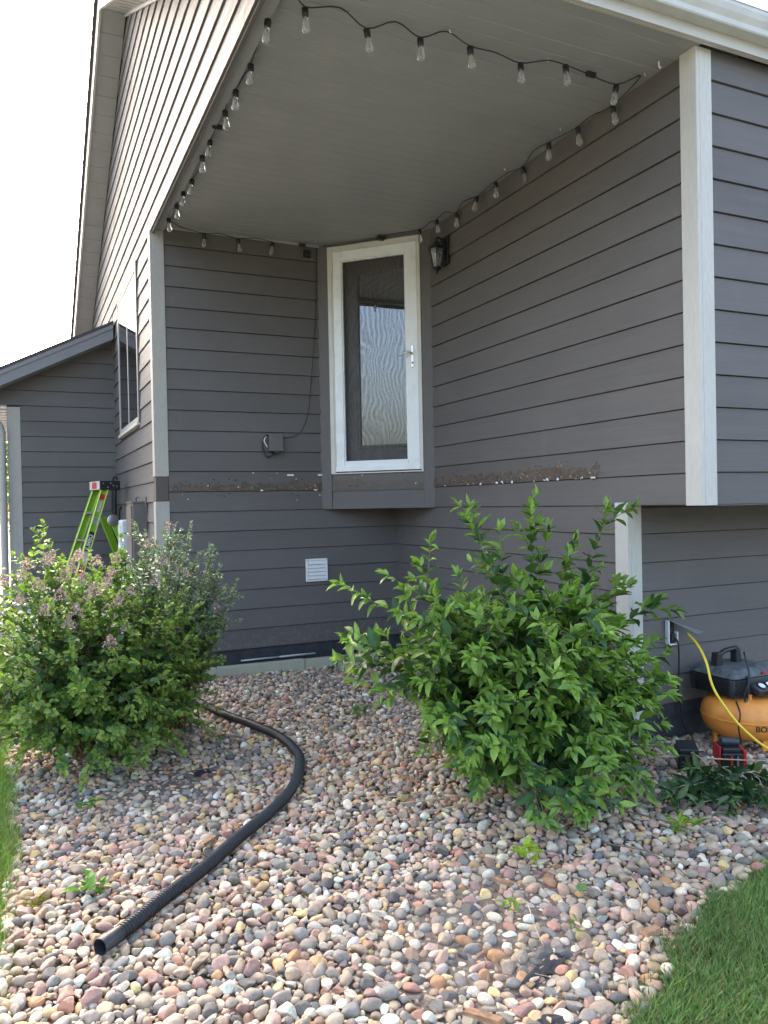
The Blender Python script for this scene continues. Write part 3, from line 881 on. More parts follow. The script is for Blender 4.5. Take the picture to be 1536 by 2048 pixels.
# ------------------------------------------------------------------ lawn blades
def blades(name, pts, label, hmin, hmax, seed, base=(.060, .135, .022)):
    r = np.random.default_rng(seed); n = len(pts); pts = np.asarray(pts)
    h = r.uniform(hmin, hmax, n); a = r.uniform(0, 6.283, n); lean = r.uniform(.1, 1.1, n)*h; w = r.uniform(.0008, .0026, n)
    d = np.stack([np.cos(a), np.sin(a)], 1); s = np.stack([-d[:, 1], d[:, 0]], 1)
    V = np.zeros((n, 5, 3)); z0 = -.02
    V[:, 0, :2] = pts+s*w[:, None]; V[:, 1, :2] = pts-s*w[:, None]; V[:, :2, 2] = z0
    mid = pts+d*(lean*.3)[:, None]
    V[:, 2, :2] = mid+s*(w*.9)[:, None]; V[:, 3, :2] = mid-s*(w*.9)[:, None]; V[:, 2:4, 2] = (z0+h*.6)[:, None]
    V[:, 4, :2] = pts+d*lean[:, None]; V[:, 4, 2] = z0+h
    T = np.array([[0, 1, 3], [0, 3, 2], [2, 3, 4]])[None]+np.arange(n)[:, None, None]*5
    patch = .5+.5*np.sin(pts[:, 0]*5.1+np.sin(pts[:, 1]*4))*np.sin(pts[:, 1]*3.7)
    c = np.array(base)[None]*(r.uniform(.55, 1.5, n)*(.75+.5*patch))[:, None]
    c[:, 0] *= r.uniform(.7, 1.7, n)
    dead = r.random(n) < .10; c[dead] = np.array([.25, .20, .09])*r.uniform(.6, 1.2, (dead.sum(), 1))
    Cc = np.repeat(c, 5, 0)
    o = link(name, array_mesh(name, V.reshape(-1, 3), T.reshape(-1, 3), M['grass'], Cc, smooth=False)); return tag(o, label, 'grass', kind='stuff')
pts = []
while len(pts) < 48000:
    x = random.uniform(1.2, 4.6); y = random.uniform(1.25, 2.75)
    if y < lawn_y(x)+.03*math.sin(x*17)+random.gauss(0, .018)+(random.gauss(0, .06) if random.random() < .15 else 0) and seen(x, y, 120): pts.append((x, y))
blades('lawn_grass', pts, 'dense green mown lawn edging the gravel in front of the house wall', .032, .062, 3, (.112, .235, .055))
pts = []
while len(pts) < 30000:
    y = 2.3+6.5*random.random()**1.5; x = random.uniform(-1.1, -.04)
    if x < edge_x(y)+random.gauss(0, .02) and seen(x, y, 40): pts.append((x, y))
blades('lawn_grass', pts, 'sunlit strip of lawn running past the flowering shrub', .045, .09, 4, (.130, .26, .040))

# ------------------------------------------------------------------ plants
def leaf_base(fold=.18, curl=.25, shape=((0, 0), (.18, .62), (.42, 1.0), (.70, .72), (1, 0))):
    V = []; 
    for t, w in shape:
        zc = -curl*t*t
        if w == 0: V.append((t, 0, zc))
        else: V += [(t, .5*w, zc+fold*w*.5), (t, 0, zc), (t, -.5*w, zc+fold*w*.5)]
    T = [(0, 2, 1), (0, 3, 2)]
    k = len(shape)-3
    for i in range(k):
        a = 1+3*i; b = a+3
        T += [(a, a+1, b+1), (a, b+1, b), (a+1, a+2, b+2), (a+1, b+2, b+1)]
    a = 1+3*k; tip = a+3
    T += [(a, a+1, tip), (a+1, a+2, tip)]
    return np.array(V, float), np.array(T)
BROAD = [leaf_base(.22, .18), leaf_base(.35, .30), leaf_base(.12, .10)]
ROUND = [leaf_base(.20, .12, ((0, 0), (.16, .75), (.5, 1.0), (.82, .66), (1, 0))), leaf_base(.3, .25, ((0, 0), (.2, .8), (.5, 1.0), (.8, .6), (1, 0)))]

def frame(d, n):
    d = d.normalized(); s = n.cross(d)
    s = s.normalized() if s.length > 1e-5 else d.orthogonal().normalized()
    n = d.cross(s)
    return np.array([[d.x, s.x, n.x], [d.y, s.y, n.y], [d.z, s.z, n.z]])

def plant_stems(base, targets, leaf_len, asp, spacing, cols, start=.35, twigs=5, twig_len=(.10, .26), seed=1, sag=.0, youth=.16, rise=.35):
    rr = random.Random(seed); leaves = []; stems = []
    base = Vector(base)
    def put(path, t0, big=1.0):
        L = [0]
        for a, b in zip(path, path[1:]): L.append(L[-1]+(b-a).length)
        tot = L[-1]; s = t0*tot; k = 0
        while s < tot:
            i = next(j for j in range(len(L)-1) if L[j+1] >= s)
            u = (s-L[i])/max(1e-6, L[i+1]-L[i]); p = path[i].lerp(path[i+1], u); t = (path[i+1]-path[i]).normalized()
            out = (p-base-Vector((0, 0, .3))).normalized()
            sd = t.cross(Vector((0, 0, 1)))
            sd = sd.normalized() if sd.length > .1 else Vector((rr.uniform(-1, 1), rr.uniform(-1, 1), 0)).normalized()
            if k % 2: sd = sd.cross(t).normalized()*.8+sd*.3
            rem = (tot-s)
            for sg in (1, -1):
                if rr.random() < .08: continue
                d = t*rr.uniform(.35, .8)+sd*sg*rr.uniform(.6, 1)+Vector((0, 0, rr.uniform(-.35, .15)))+out*.15
                nn = Vector((rr.gauss(0, .4), rr.gauss(0, .4), 1))+out*1.1
                yng = rem < youth
                ln = leaf_len*rr.uniform(.62, 1.2)*big*(.55+.45*min(1, rem/.12))
                leaves.append((p, d, nn, ln, asp*rr.uniform(.85, 1.15)*(.8 if yng else 1), yng and rr.random() < .8, rr.random()))
            s += spacing*rr.uniform(.75, 1.3)*(.55 if rem < .1 else 1); k += 1
        # terminal pair
        p = path[-1]; t = (path[-1]-path[-2]).normalized()
        for _ in range(3):
            leaves.append((p, t+Vector((rr.gauss(0, .45), rr.gauss(0, .45), rr.gauss(.1, .3))), Vector((rr.gauss(0, .6), rr.gauss(0, .6), 1)), leaf_len*rr.uniform(.45, .75), asp*.8, True, rr.random()))
    for tgt in targets:
        st = base+Vector((rr.gauss(0, .06), rr.gauss(0, .06), 0)); tg = Vector(tgt)
        hd = tg-st
        mid = st+hd*.5+Vector((rr.gauss(0, .05), rr.gauss(0, .05), rise*Vector((hd.x, hd.y, 0)).length*.55+.02))
        path = spline([st, st.lerp(mid, .5)+Vector((0, 0, .04)), mid, mid.lerp(tg, .55)+Vector((rr.gauss(0, .03), rr.gauss(0, .03), sag)), tg], 5)
        stems.append((path, .0065, .0018))
        put(path, start)
        for _ in range(twigs):
            i = int(len(path)*rr.uniform(.30, .92)); i = min(i, len(path)-2)
            p = path[i]; t = (path[i+1]-path[i]).normalized()
            out = (p-base-Vector((0, 0, .35))).normalized()
            d = (t*.5+out*.6+Vector((rr.gauss(0, .6), rr.gauss(0, .6), rr.gauss(.12, .35)))).normalized()
            ln = rr.uniform(*twig_len)
            tp = [p, p+d*ln*.5+Vector((0, 0, .01)), p+d*ln+Vector((0, 0, -.03*rr.random()))]
            tp = spline(tp, 3); stems.append((tp, .003, .0012)); put(tp, .15, .95)
    return stems, leaves

def leaf_colour(yng, u, cols, dark=1.0):
    c = np.array(cols[1] if yng else cols[0])
    if not yng and u > .8: c = np.array(cols[2])
    return c*(.75+.5*((u*7.3) % 1))*dark

def grow(root, stems, leaves, bases, mat, cols, stem_mat, leaf_name='leaf', nbig=300, minz=.03, young=()):
    mb = MB()
    for path, r0, r1 in stems:
        mb.tube(path[::2]+[path[-1]] if len(path) > 8 else path, [r0+(r1-r0)*i/max(1, len(path[::2] if len(path) > 8 else path)-0) for i in range(len(path[::2])+1 if len(path) > 8 else len(path))], 4, False)
    mb.build('stem', stem_mat, root, smooth=True)
    rows = []
    for (p, d, n, ln, asp, yng, u) in leaves:
        if p.z < minz: p = Vector((p.x, p.y, minz+.02*u))
        if p.z < .1 and d.z < 0: d = Vector((d.x, d.y, abs(d.z)*.3))
        if any((p-Vector(yc_)).length < yr_*(.7+.5*u) for yc_, yr_ in young): yng = u < .75
        Rm = frame(d, n); rows.append((np.array(p), Rm, ln, asp, leaf_colour(yng, u, cols), int(u*997) % len(bases)))
    P = np.array([r[0] for r in rows]); px, py, dep = project(P)
    facing = np.array([abs((r[1][:, 2] @ (np.array(CAM)-r[0]))/np.linalg.norm(np.array(CAM)-r[0])) for r in rows])
    sz = np.array([r[2] for r in rows])/dep*(facing+.15)
    sz[(px < 0) | (px > 1536) | (py > 2040)] = 0
    # leaves hidden deep inside the crown do not show: favour the outer, camera-side ones
    cc = P.mean(0); side = ((P-cc) @ (np.array(CAM)-cc))/np.linalg.norm(np.array(CAM)-cc)
    sz = sz*np.clip(.3+side*2, .05, 1.6)
    big = set(np.argsort(-sz)[:nbig].tolist())
    shared = {}
    for i in big:
        p, Rm, ln, asp, c, b = rows[i]
        key = (b, tuple(np.round(c/np.array([.03, .04, .02]), 0)))
        if key not in shared:
            v, t = bases[b]; shared[key] = array_mesh(leaf_name, v, t, mat, np.tile(c, (len(v), 1)))
        o = bpy.data.objects.new(leaf_name, shared[key]); COL.objects.link(o); o.parent = root
        o.matrix_local = Matrix.Translation(Vector(p)-wloc(root)) @ Matrix(Rm.tolist()).to_4x4() @ Matrix.Diagonal((ln, ln*asp, ln, 1))
    Vs, Ts, Cs, off = [], [], [], 0
    for i, (p, Rm, ln, asp, c, b) in enumerate(rows):
        if i in big: continue
        v, t = bases[b]
        Vs.append((v*np.array([ln, ln*asp, ln])) @ Rm.T+p); Ts.append(t+off); Cs.append(np.tile(c, (len(v), 1))); off += len(v)
    if Vs:
        c0 = wloc(root)
        fo = link('foliage', array_mesh('foliage', np.concatenate(Vs)-np.array(c0), np.concatenate(Ts), mat, np.concatenate(Cs)), root, c0)
        tag(fo, kind='stuff')

def dome(c, rad, n, seed, emin=-.35, emax=1.0):
    rr = random.Random(seed); out = []
    for i in range(n):
        a = 2*math.pi*((i*.618034) % 1)+rr.gauss(0, .1); e = emin+(emax-emin)*((i+.5)/n)
        ce = math.sqrt(max(0, 1-e*e)); k = rr.uniform(.80, 1.05)
        out.append((c[0]+rad[0]*ce*math.cos(a)*k, c[1]+rad[1]*ce*math.sin(a)*k, max(.05, c[2]+rad[2]*e*k)))
    return out

# big-leaved shrub in front of the side wall
GREEN = ((.047, .112, .032), (.21, .34, .06), (.085, .175, .052))
sh1 = thing('shrub', (2.42, 3.52, 0), 'large broad-leaved green shrub with upright pale shoots beside the cream post', 'shrub')
tg = dome((2.40, 3.42, .52), (.64, .60, .49), 104, 11, -.65)
tg += [(2.1, 3.5, 1.404), (2.299, 3.5, 1.34), (2.494, 3.5, 1.469), (3.026, 3.5, 1.422), (2.62, 3.5, 1.335), (2.79, 3.5, 1.274), (3.11, 3.5, 1.03),
       (1.42, 3.5, .845), (1.36, 3.5, .747), (1.50, 3.5, 1.044), (1.635, 3.5, 1.144), (1.817, 3.5, 1.184), (1.55, 3.4, .60), (1.70, 3.3, .95), (3.36, 3.46, .90), (3.05, 3.3, .62),
       (2.05, 2.80, .10), (2.18, 2.74, .14), (2.30, 2.82, .10), (2.0, 2.86, .28), (1.75, 3.0, .34), (1.85, 3.05, .22), (1.66, 3.15, .48), (2.4, 2.80, .30), (2.55, 2.85, .14), (2.7, 3.0, .2)]
st, lv = plant_stems((2.42, 3.52, 0), tg, .108, .52, .056, GREEN, start=.32, twigs=6, seed=21, sag=.02)
lv = [l for l in lv if l[0].x < XB-.07 or l[0].y < YL-.06]
grow(sh1, st, lv, BROAD, M['leaf'], GREEN, M['stem_green'], young=[((1.78, 3.0, .36), .20), ((1.95, 2.85, .22), .14), ((2.12, 2.72, .10), .10), ((2.9, 3.2, .62), .10)])

# flowering lilac on the left
LIL = ((.070, .160, .044), (.24, .35, .07), (.13, .22, .08))
sh2 = thing('shrub', (.42, 5.03, 0), 'dense round lilac shrub topped with pale pink flower clusters by the lawn', 'shrub')
tg = dome((.34, 5.03, .60), (.72, .62, .56), 124, 5, -.8)
tg += [(.107, 5.0, 1.42), (.0, 4.95, 1.22), (.20, 4.9, 1.22), (.36, 4.95, 1.24), (-.15, 4.95, 1.16), (.1, 4.85, 1.20), (.3, 4.8, 1.18), (.48, 4.9, 1.20), (-.05, 4.8, 1.12), (.4, 4.75, 1.08), (.15, 5.1, 1.26), (.56, 5.0, 1.22), (-.28, 5.1, .95), (.55, 5.0, 1.22),
       (.42, 4.40, .25), (.62, 4.45, .18), (.80, 4.55, .15), (.5, 4.42, .10), (.3, 4.4, .12), (.15, 4.5, .2), (.86, 4.6, .3), (1.0, 5.0, .49), (1.11, 5.0, .66), (1.05, 4.95, .40),
       (.95, 4.75, .20), (.90, 4.70, .35), (.75, 4.55, .30), (1.0, 4.9, .25), (.2, 4.45, .35), (0, 4.6, .3), (-.15, 4.75, .3), (.6, 4.5, .42), (.35, 4.42, .5), (.8, 4.7, .55), (.0, 4.55, .55), (-.2, 4.7, .6), (.1, 4.5, .75), (.5, 4.5, .65), (-.3, 4.9, .4)]
st, lv = plant_stems((.40, 5.03, 0), tg, .052, .80, .037, LIL, start=.40, twigs=7, twig_len=(.08, .22), seed=33)
grow(sh2, st, lv, ROUND, M['leaf_s'], LIL, M['stem'])
def florets(p, h, w, n, seed):
    r = np.random.default_rng(seed); Vs, Ts, Cs = [], [], []; off = 0
    for i in range(n):
        t = r.random(); rr_ = w*(1-t)**.6*math.sqrt(r.random()); a = r.uniform(0, 6.283)
        c = np.array(p)+np.array([rr_*math.cos(a), rr_*math.sin(a), h*t])
        nrm = r.normal(size=3); nrm /= np.linalg.norm(nrm); u = np.cross(nrm, [.3, .5, .8]); u /= np.linalg.norm(u); v = np.cross(nrm, u); s = r.uniform(.004, .0075)
        Vs.append(np.array([c+u*s, c+v*s, c-u*s, c-v*s, c+nrm*s*.5])); Ts.append(np.array([[0, 1, 4], [1, 2, 4], [2, 3, 4], [3, 0, 4]])+off); off += 5
        Cs.append(np.tile(np.array([.52, .36, .40])*r.uniform(.6, 1.25)*np.array([1, r.uniform(.85, 1.1), 1]), (5, 1)))
    return np.concatenate(Vs), np.concatenate(Ts), np.concatenate(Cs)
fr = random.Random(4)
for i, (x, y, z) in enumerate([(.0, 4.75, 1.12), (.12, 4.72, 1.19), (.24, 4.70, 1.14), (.30, 4.66, 1.08), (.38, 4.70, 1.17), (.36, 4.62, 1.02), (-.10, 4.8, 1.08), (.07, 4.68, 1.06), (.46, 4.72, 1.10), (.18, 4.64, 1.00), (-.02, 4.66, .98), (.20, 4.66, 1.10), (.33, 4.60, 1.0), (.42, 4.62, 1.05), (.10, 4.60, .93), (-.18, 4.74, 1.02), (.28, 4.74, 1.2), (.02, 4.80, 1.17), (.48, 4.62, .95), (.22, 4.58, .85),
                               (.42, 4.52, .74), (.52, 4.58, .80), (.30, 4.85, 1.20), (.5, 4.85, 1.17), (.15, 4.85, 1.20), (-.15, 4.72, .92), (.26, 4.58, .92), (.55, 4.68, .98)]):
    V, T, C = florets((x, y, z), .07, .050, 80, i)
    c0 = wloc(sh2)
    link('flower_cluster', array_mesh('flower_cluster', V-np.array((x, y, z)), T, M['petal'], C, False), sh2, (x, y, z))

# grey-green arching shrub behind it
SNOW = ((.21, .29, .21), (.25, .33, .19), (.32, .39, .31))
sh3 = thing('shrub', (.90, 5.36, 0), 'grey-green small-leaved shrub arching against the tan corner board', 'shrub')
tg = dome((.86, 5.32, .82), (.36, .34, .50), 46, 8, -.6)
tg += [(1.13, 5.1, 1.237), (1.28, 5.12, 1.00), (1.18, 5.1, 1.04), (1.13, 5.1, .84), (.82, 5.1, 1.39), (.64, 5.05, 1.37), (1.0, 5.2, 1.33), (1.20, 5.15, .92), (1.0, 5.0, .95), (.7, 4.95, 1.2), (.62, 4.9, 1.1), (.9, 4.95, 1.1)]
st, lv = plant_stems((.90, 5.36, 0), tg, .042, .76, .028, SNOW, start=.38, twigs=11, twig_len=(.08, .22), seed=44)
grow(sh3, st, lv, ROUND, M['leaf_grey'], SNOW, M['stem'])
for i, (x, y, z) in enumerate([(.78, 4.98, 1.14), (.86, 5.0, 1.10), (.92, 4.98, 1.06), (.74, 4.96, 1.02), (.70, 5.0, 1.25), (1.12, 5.02, .82), (.84, 5.05, 1.36)]):
    V, T, C = florets((x, y, z), .06, .044, 60, 50+i)
    link('flower_cluster', array_mesh('flower_cluster', V-np.array((x, y, z)), T, M['petal'], C, False), sh3, (x, y, z))

# cut branch lying by the tools
br = thing('cut_branch', (3.05, 2.72, 0), 'freshly cut leafy branch lying on the stones by the orange compressor', 'branch')
def lying(pts): return spline(pts, 5)
b1 = lying([(2.98, 3.28, .06), (3.10, 3.20, .10), (3.24, 3.10, .10), (3.40, 2.98, .10), (3.60, 2.84, .10)])
b2 = lying([(3.16, 3.42, .09), (3.22, 3.22, .13), (3.20, 3.02, .13), (3.10, 2.86, .12), (3.02, 2.70, .10), (2.95, 2.55, .08)])
st, lv = plant_stems((3.12, 2.92, .07), [(2.78, 2.66, .09), (2.90, 2.55, .12), (2.72, 2.74, .10), (3.05, 2.46, .10), (3.15, 2.52, .14), (3.30, 2.50, .12), (3.38, 2.62, .10), (3.5, 2.56, .12), (2.84, 2.80, .12), (3.0, 2.62, .14)],
                     .105, .36, .050, GREEN, start=.25, twigs=3, twig_len=(.08, .16), seed=71, youth=.02, rise=.02)
st = [(a_, b_*.5, c_*.6) for a_, b_, c_ in st]
DKG = ((.030, .070, .024), (.10, .19, .05), (.12, .19, .09))
grow(br, [(b1, .007, .003), (b2, .006, .003)]+st, lv, BROAD, M['leaf'], DKG, M['dry'], nbig=120)

# small weeds
def weed(loc, n, ln, col, label, seed, asp=.35, up=.5):
    rr = random.Random(seed); w = thing('weed', loc, label, 'weed', None)
    for i in range(n):
        a = rr.uniform(0, 6.283); d = Vector((math.cos(a), math.sin(a), rr.uniform(.1, 1.2)*up)); nn = Vector((-math.cos(a)*.5, -math.sin(a)*.5, 1))
        l = ln*rr.uniform(.6, 1.2); p = Vector(loc)+Vector((rr.gauss(0, .018), rr.gauss(0, .018), .012+rr.random()*.03))
        v, t = BROAD[i % 3]; c = np.array(col)*rr.uniform(.7, 1.3)
        o = link('leaf', array_mesh('leaf', v, t, M['leaf'], np.tile(c, (len(v), 1))), w)
        o.matrix_local = Matrix.Translation(p-wloc(w)) @ Matrix(frame(d, nn).tolist()).to_4x4() @ Matrix.Diagonal((l, l*asp, l, 1))
weed((.266, 4.10, .02), 16, .06, (.10, .22, .03), 'flat green weed tuft on stones just below the lilac', 1, .3, .3)
weed((.203, 3.187, .02), 20, .065, (.12, .26, .03), 'bushy bright green weed among stones left of the black hose', 2, .42, .8)
weed((2.60, 2.574, .02), 18, .075, (.22, .34, .03), 'yellow-green weed sprout on stones below the cut branch', 3, .25, 1.2)
weed((1.548, 2.338, .02), 11, .05, (.24, .34, .05), 'tiny lime seedling standing alone on open stones below the big shrub', 4, .3, 1.0)
weed((1.674, 2.146, .02), 8, .04, (.17, .28, .05), 'tiny green seedling beside black fabric scraps, closer to the lawn', 5, .3, 1.0)
weed((2.425, 6.40, .02), 10, .07, (.10, .20, .05), 'thin grey-green weed on stones near the timber edging', 6, .25, 1.2)
weed((2.10, 5.0, .02), 12, .09, (.10, .20, .04), 'leafy green seedling between the broad-leaved shrub and the vent wall', 7, .3, 1.1)
weed((1.845, 2.66, .02), 14, .085, (.26, .38, .03), 'lime-yellow leaf sprout at the foot of the broad-leaved shrub', 8, .4, .6)
weed((.0, 3.15, .02), 26, .05, (.24, .24, .06), 'dry yellowish grass tuft on stones at the lawn edge', 9, .08, 1.4)

# ------------------------------------------------------------------ black corrugated hose
hp = [(.198, 2.702), (.304, 2.799), (.446, 2.954), (.634, 3.146), (.839, 3.386), (1.038, 3.597), (1.238, 3.864), (1.40, 4.223), (1.448, 4.455), (1.444, 4.743), (1.365, 5.04), (1.241, 5.358), (1.149, 5.746), (1.141, 6.182), (1.20, 6.60)]
path = spline([(x, y, gz(x, y)+.052) for x, y in hp], 24)
L = [0]
for a, b in zip(path, path[1:]): L.append(L[-1]+(b-a).length)
def along(s):
    s = min(max(s, 0), L[-1]-1e-4); i = int(np.searchsorted(L, s, 'right')-1); i = min(i, len(path)-2)
    return path[i].lerp(path[i+1], (s-L[i])/(L[i+1]-L[i]))
hose = thing('drain_hose', (.9, 4.4, .03), 'long black corrugated drain hose snaking over the stones', 'hose')
pts, rads = [], []
s = .085; k = 0
while s < L[-1]:
    fine = s > 2.6
    for ds, rr_ in ((0, .0225), (.003, .0275), (.0075, .0275), (.0105, .0225)):
        pts.append(along(s+ds)); rads.append(rr_ if not fine else (.0245 if rr_ < .025 else .0270))
    s += .0145
mb = MB().tube(pts, rads, 14, True)
mb.build('hose_body', M['black_plastic'], hose, smooth='auto')
cuff = MB(); cp = [along(t) for t in (0, .03, .06, .086)]
cuff.tube(cp, [.027, .027, .027, .0265], 16, False)
cuff.tube([along(.086), along(.05), along(0.0)], [.0225, .0235, .024], 16, False)
cuff.build('hose_cuff', M['charcoal'], hose, smooth=True)

# ------------------------------------------------------------------ timber edging
t = thing('landscape_timber', (2.05, 6.82, 0), 'weathered pale timber edging at the foot of the vent wall', 'timber')
ea, eb = Vector((1.10, 6.90, 0)), Vector((2.98, 6.74, 0))
d = (eb-ea).normalized(); nrm = Vector((d.y, -d.x, 0))
def plank(a, b, w, z0, z1):
    a, b = Vector(a), Vector(b); dd = (b-a).normalized(); nn = Vector((dd.y, -dd.x, 0))*w
    return MB().prism([a+Vector((0, 0, z0)), a+nn+Vector((0, 0, z0)), a+nn+Vector((0, 0, z1)), a+Vector((0, 0, z1))], b-a)
plank((1.08, 6.84, 0), (2.30, 6.795, 0), .07, -.02, .098).build('beam', M['timber'], t, bevel=.006)
plank((2.305, 6.795, 0), (3.02, 6.765, 0), .07, -.02, .092).build('beam', M['timber'], t, bevel=.006)
cd = thing('conduit', (2.2, 6.87, .06), 'thin grey conduit lying between timber edging and wall', 'pipe')
MB().tube([(1.75, 6.885, .112), (2.10, 6.875, .114)], .008, 8).build('pipe', M['pvc'], cd, smooth=True)
MB().tube([(2.104, 6.875, .114), (2.45, 6.866, .115)], .0095, 8).build('pipe', M['pvc'], cd, smooth=True)

# ------------------------------------------------------------------ string lights
SL_ = thing('string_lights', (2.2, 5, 3.7), 'string of clear teardrop bulbs on black cord around the porch ceiling', 'string lights')
Fr = [(1.283, 3.553), (1.629, 3.609), (1.911, 3.563), (2.19, 3.536), (2.518, 3.549), (2.771, 3.485), (3.159, 3.517)]
Rr_ = [(3.303, 3.715), (3.29, 4.027), (3.239, 4.259), (3.31, 4.66), (3.266, 4.947), (3.289, 5.246), (3.31, 5.60), (3.227, 5.793), (3.20, 6.051)]
Lf = [(1.151, 3.723), (1.176, 4.13), (1.165, 4.411), (1.163, 4.671), (1.169, 5.097), (1.162, 5.329), (1.18, 5.746), (1.162, 6.0), (1.154, 6.247), (1.15, 6.599)]
Bk = [(1.499, 6.85), (1.799, 6.85), (2.117, 6.85)]
sock = MB().lathe([(.010, .0), (.0165, -.002), (.0165, -.030), (.0145, -.034), (.0145, -.040)][::-1], (0, 0, 0), 12).mesh('lamp_holder', M['black_plastic'], (0, 0, 0), True)
bprof = [(.0005, -.112), (.009, -.110), (.0165, -.104), (.0195, -.095), (.0185, -.083), (.0155, -.068), (.0125, -.052), (.0115, -.040)]
bulbm = MB().lathe(bprof, (0, 0, 0), 16).mesh('bulb', M['bulb'], (0, 0, 0), True)
filam = MB().tube([(-.004, 0, -.045), (-.005, 0, -.085), (0, .004, -.09), (.005, 0, -.085), (.004, 0, -.045)], .0007, 4).mesh('filament', M['dry'], (0, 0, 0), True)
def bulb(x, y, z, seed):
    rr = random.Random(seed); rot = (rr.gauss(0, .10), rr.gauss(0, .10), rr.uniform(0, 6))
    h = link('lamp_holder', sock, SL_, (x, y, z), rot, (1.05, 1.05, 1.05))
    b = bpy.data.objects.new('bulb', bulbm); COL.objects.link(b); b.parent = h
    b = bpy.data.objects.new('filament', filam); COL.objects.link(b); b.parent = h
rr = random.Random(9); cords = []
seq = list(reversed(Bk)) + list(reversed(Lf)) + Fr + Rr_
cpath = []
for i, (x, y) in enumerate(seq):
    z = 3.885+rr.uniform(-.008, .006)
    bulb(x, y, z, i)
    cpath.append((x, y, z+.004))
    if i < len(seq)-1:
        nx, ny = seq[i+1]
        if i == 12: mid = (1.20, 3.50, ZS-.008)
        elif i == 2: mid = (1.30, 6.84, ZS-.012)
        elif i in (3, 19): mid = ((x+nx)/2, (y+ny)/2, 3.885)
        else: mid = ((x+nx)/2+rr.uniform(-.02, .02), (y+ny)/2+rr.uniform(-.05, .05), ZS-.008 if rr.random() < .6 else 3.892)
        if i == 19: mid = (3.27, 3.44, ZS-.008)
        cpath.append(mid)
    else:
        cpath += [(3.05, 6.33, 3.91), (2.98, 6.40, 3.895), (2.86, 6.53, 3.885), (2.72, 6.70, 3.885), (2.60, 6.84, 3.90)]
MB().tube(spline(cpath, 4), .0034, 6).build('cord', M['black_plastic'], SL_, smooth=True)
for (x, y, z) in ((2.96, 3.50, 3.89), (1.166, 4.89, 3.885), (2.40, 6.85, 3.895)):
    MB().box((x-.032, y-.011, z-.014), (x+.032, y+.011, z+.012)).build('plug', M['black_plastic'], SL_, bevel=.003)
MB().box((2.96, 6.40, 3.878), (3.03, 6.44, 3.912)).build('plug', M['black_plastic'], SL_, bevel=.004)
for (x, y) in ((1.20, 3.47), (2.05, 3.50), (2.68, 3.52), (3.28, 3.42), (3.24, 4.14), (3.25, 4.80)):
    MB().tube([(x, y, ZS+.001), (x, y, ZS-.012), (x+.008, y, ZS-.014)], .003, 5).build('hook', M['white'], SL_)
hk = thing('cup_hook', (3.27, 3.30, ZS), 'single white screw hook in the ceiling by the cream post', 'hook')
MB().tube(spline([(3.27, 3.30, ZS+.001), (3.27, 3.30, ZS-.02), (3.278, 3.30, ZS-.034), (3.286, 3.30, ZS-.024)], 4), .005, 8).build('wire', M['white'], hk, smooth=True)

# ------------------------------------------------------------------ wall lantern
ln = thing('wall_lantern', (3.25, 5.83, 3.43), 'black carriage lantern on the side wall next to the door', 'lantern')
lx, ly = 3.245, 5.83
MB().box((XB-.040, ly-.055, 3.52), (XB-.017, ly+.055, 3.76)).build('backplate', M['black_metal'], ln, bevel=.008)
MB().tube(spline([(XB-.03, ly, 3.70), (XB-.06, ly, 3.735), (lx+.01, ly, 3.745), (lx, ly, 3.715)], 5), .009, 8).build('arm', M['black_metal'], ln, smooth=True)
MB().lathe([(.083, 3.640), (.086, 3.646), (.060, 3.672), (.036, 3.686), (.032, 3.704), (.012, 3.716), (.010, 3.728), (.014, 3.734), (.004, 3.748)], (lx, ly, 0), 6).build('cap', M['black_metal'], ln)
for k in range(6):
    a = k*math.pi/3
    MB().tube([(lx+.066*math.cos(a), ly+.066*math.sin(a), 3.642), (lx+.037*math.cos(a), ly+.037*math.sin(a), 3.492)], .0045, 5).build('rib', M['black_metal'], ln)
    b = a+math.pi/3
    MB().add([(lx+.062*math.cos(a), ly+.062*math.sin(a), 3.640), (lx+.062*math.cos(b), ly+.062*math.sin(b), 3.640), (lx+.034*math.cos(b), ly+.034*math.sin(b), 3.494), (lx+.034*math.cos(a), ly+.034*math.sin(a), 3.494)], [(0, 1, 2, 3)]).build('pane', M['lantern_glass'], ln)
MB().lathe([(.004, 3.436), (.010, 3.446), (.008, 3.458), (.026, 3.472), (.042, 3.488), (.042, 3.494)], (lx, ly, 0), 6).build('base_cup', M['black_metal'], ln)
MB().lathe([(.016, 3.495), (.018, 3.50), (.018, 3.56), (.023, 3.565), (.023, 3.615), (.012, 3.62)], (lx, ly, 0), 14).build('candle_bulb', M['white'], ln, smooth=True)

# ------------------------------------------------------------------ fittings on the vent wall
vt = thing('vent_cover', (2.489, YA-.02, .78), 'white louvred dryer vent cover on the lower back wall', 'vent')
f = MB(); vx0, vx1, vz0, vz1 = 2.383, 2.596, .782, .994; vy = YA-.019
f.box((vx0, vy-.020, vz0), (vx0+.022, vy, vz1)).box((vx1-.022, vy-.020, vz0), (vx1, vy, vz1)).box((vx0+.0225, vy-.020, vz0), (vx1-.0225, vy, vz0+.018)).box((vx0+.0225, vy-.020, vz1-.018), (vx1-.0225, vy, vz1))
f.build('frame', M['white'], vt, bevel=.003)
MB().box((vx0+.01, vy-.004, vz0+.01), (vx1-.01, vy-.001, vz1-.01)).build('back_plate', M['grey_plastic'], vt)
for k in range(5):
    z = vz0+.020+k*.0345
    MB().prism([(vx0+.023, vy-.006, z+.036), (vx0+.023, vy-.024, z+.004), (vx0+.023, vy-.022, z+.002), (vx0+.023, vy-.004, z+.034)], (vx1-vx0-.046, 0, 0)).build('louvre', M['white'], vt)
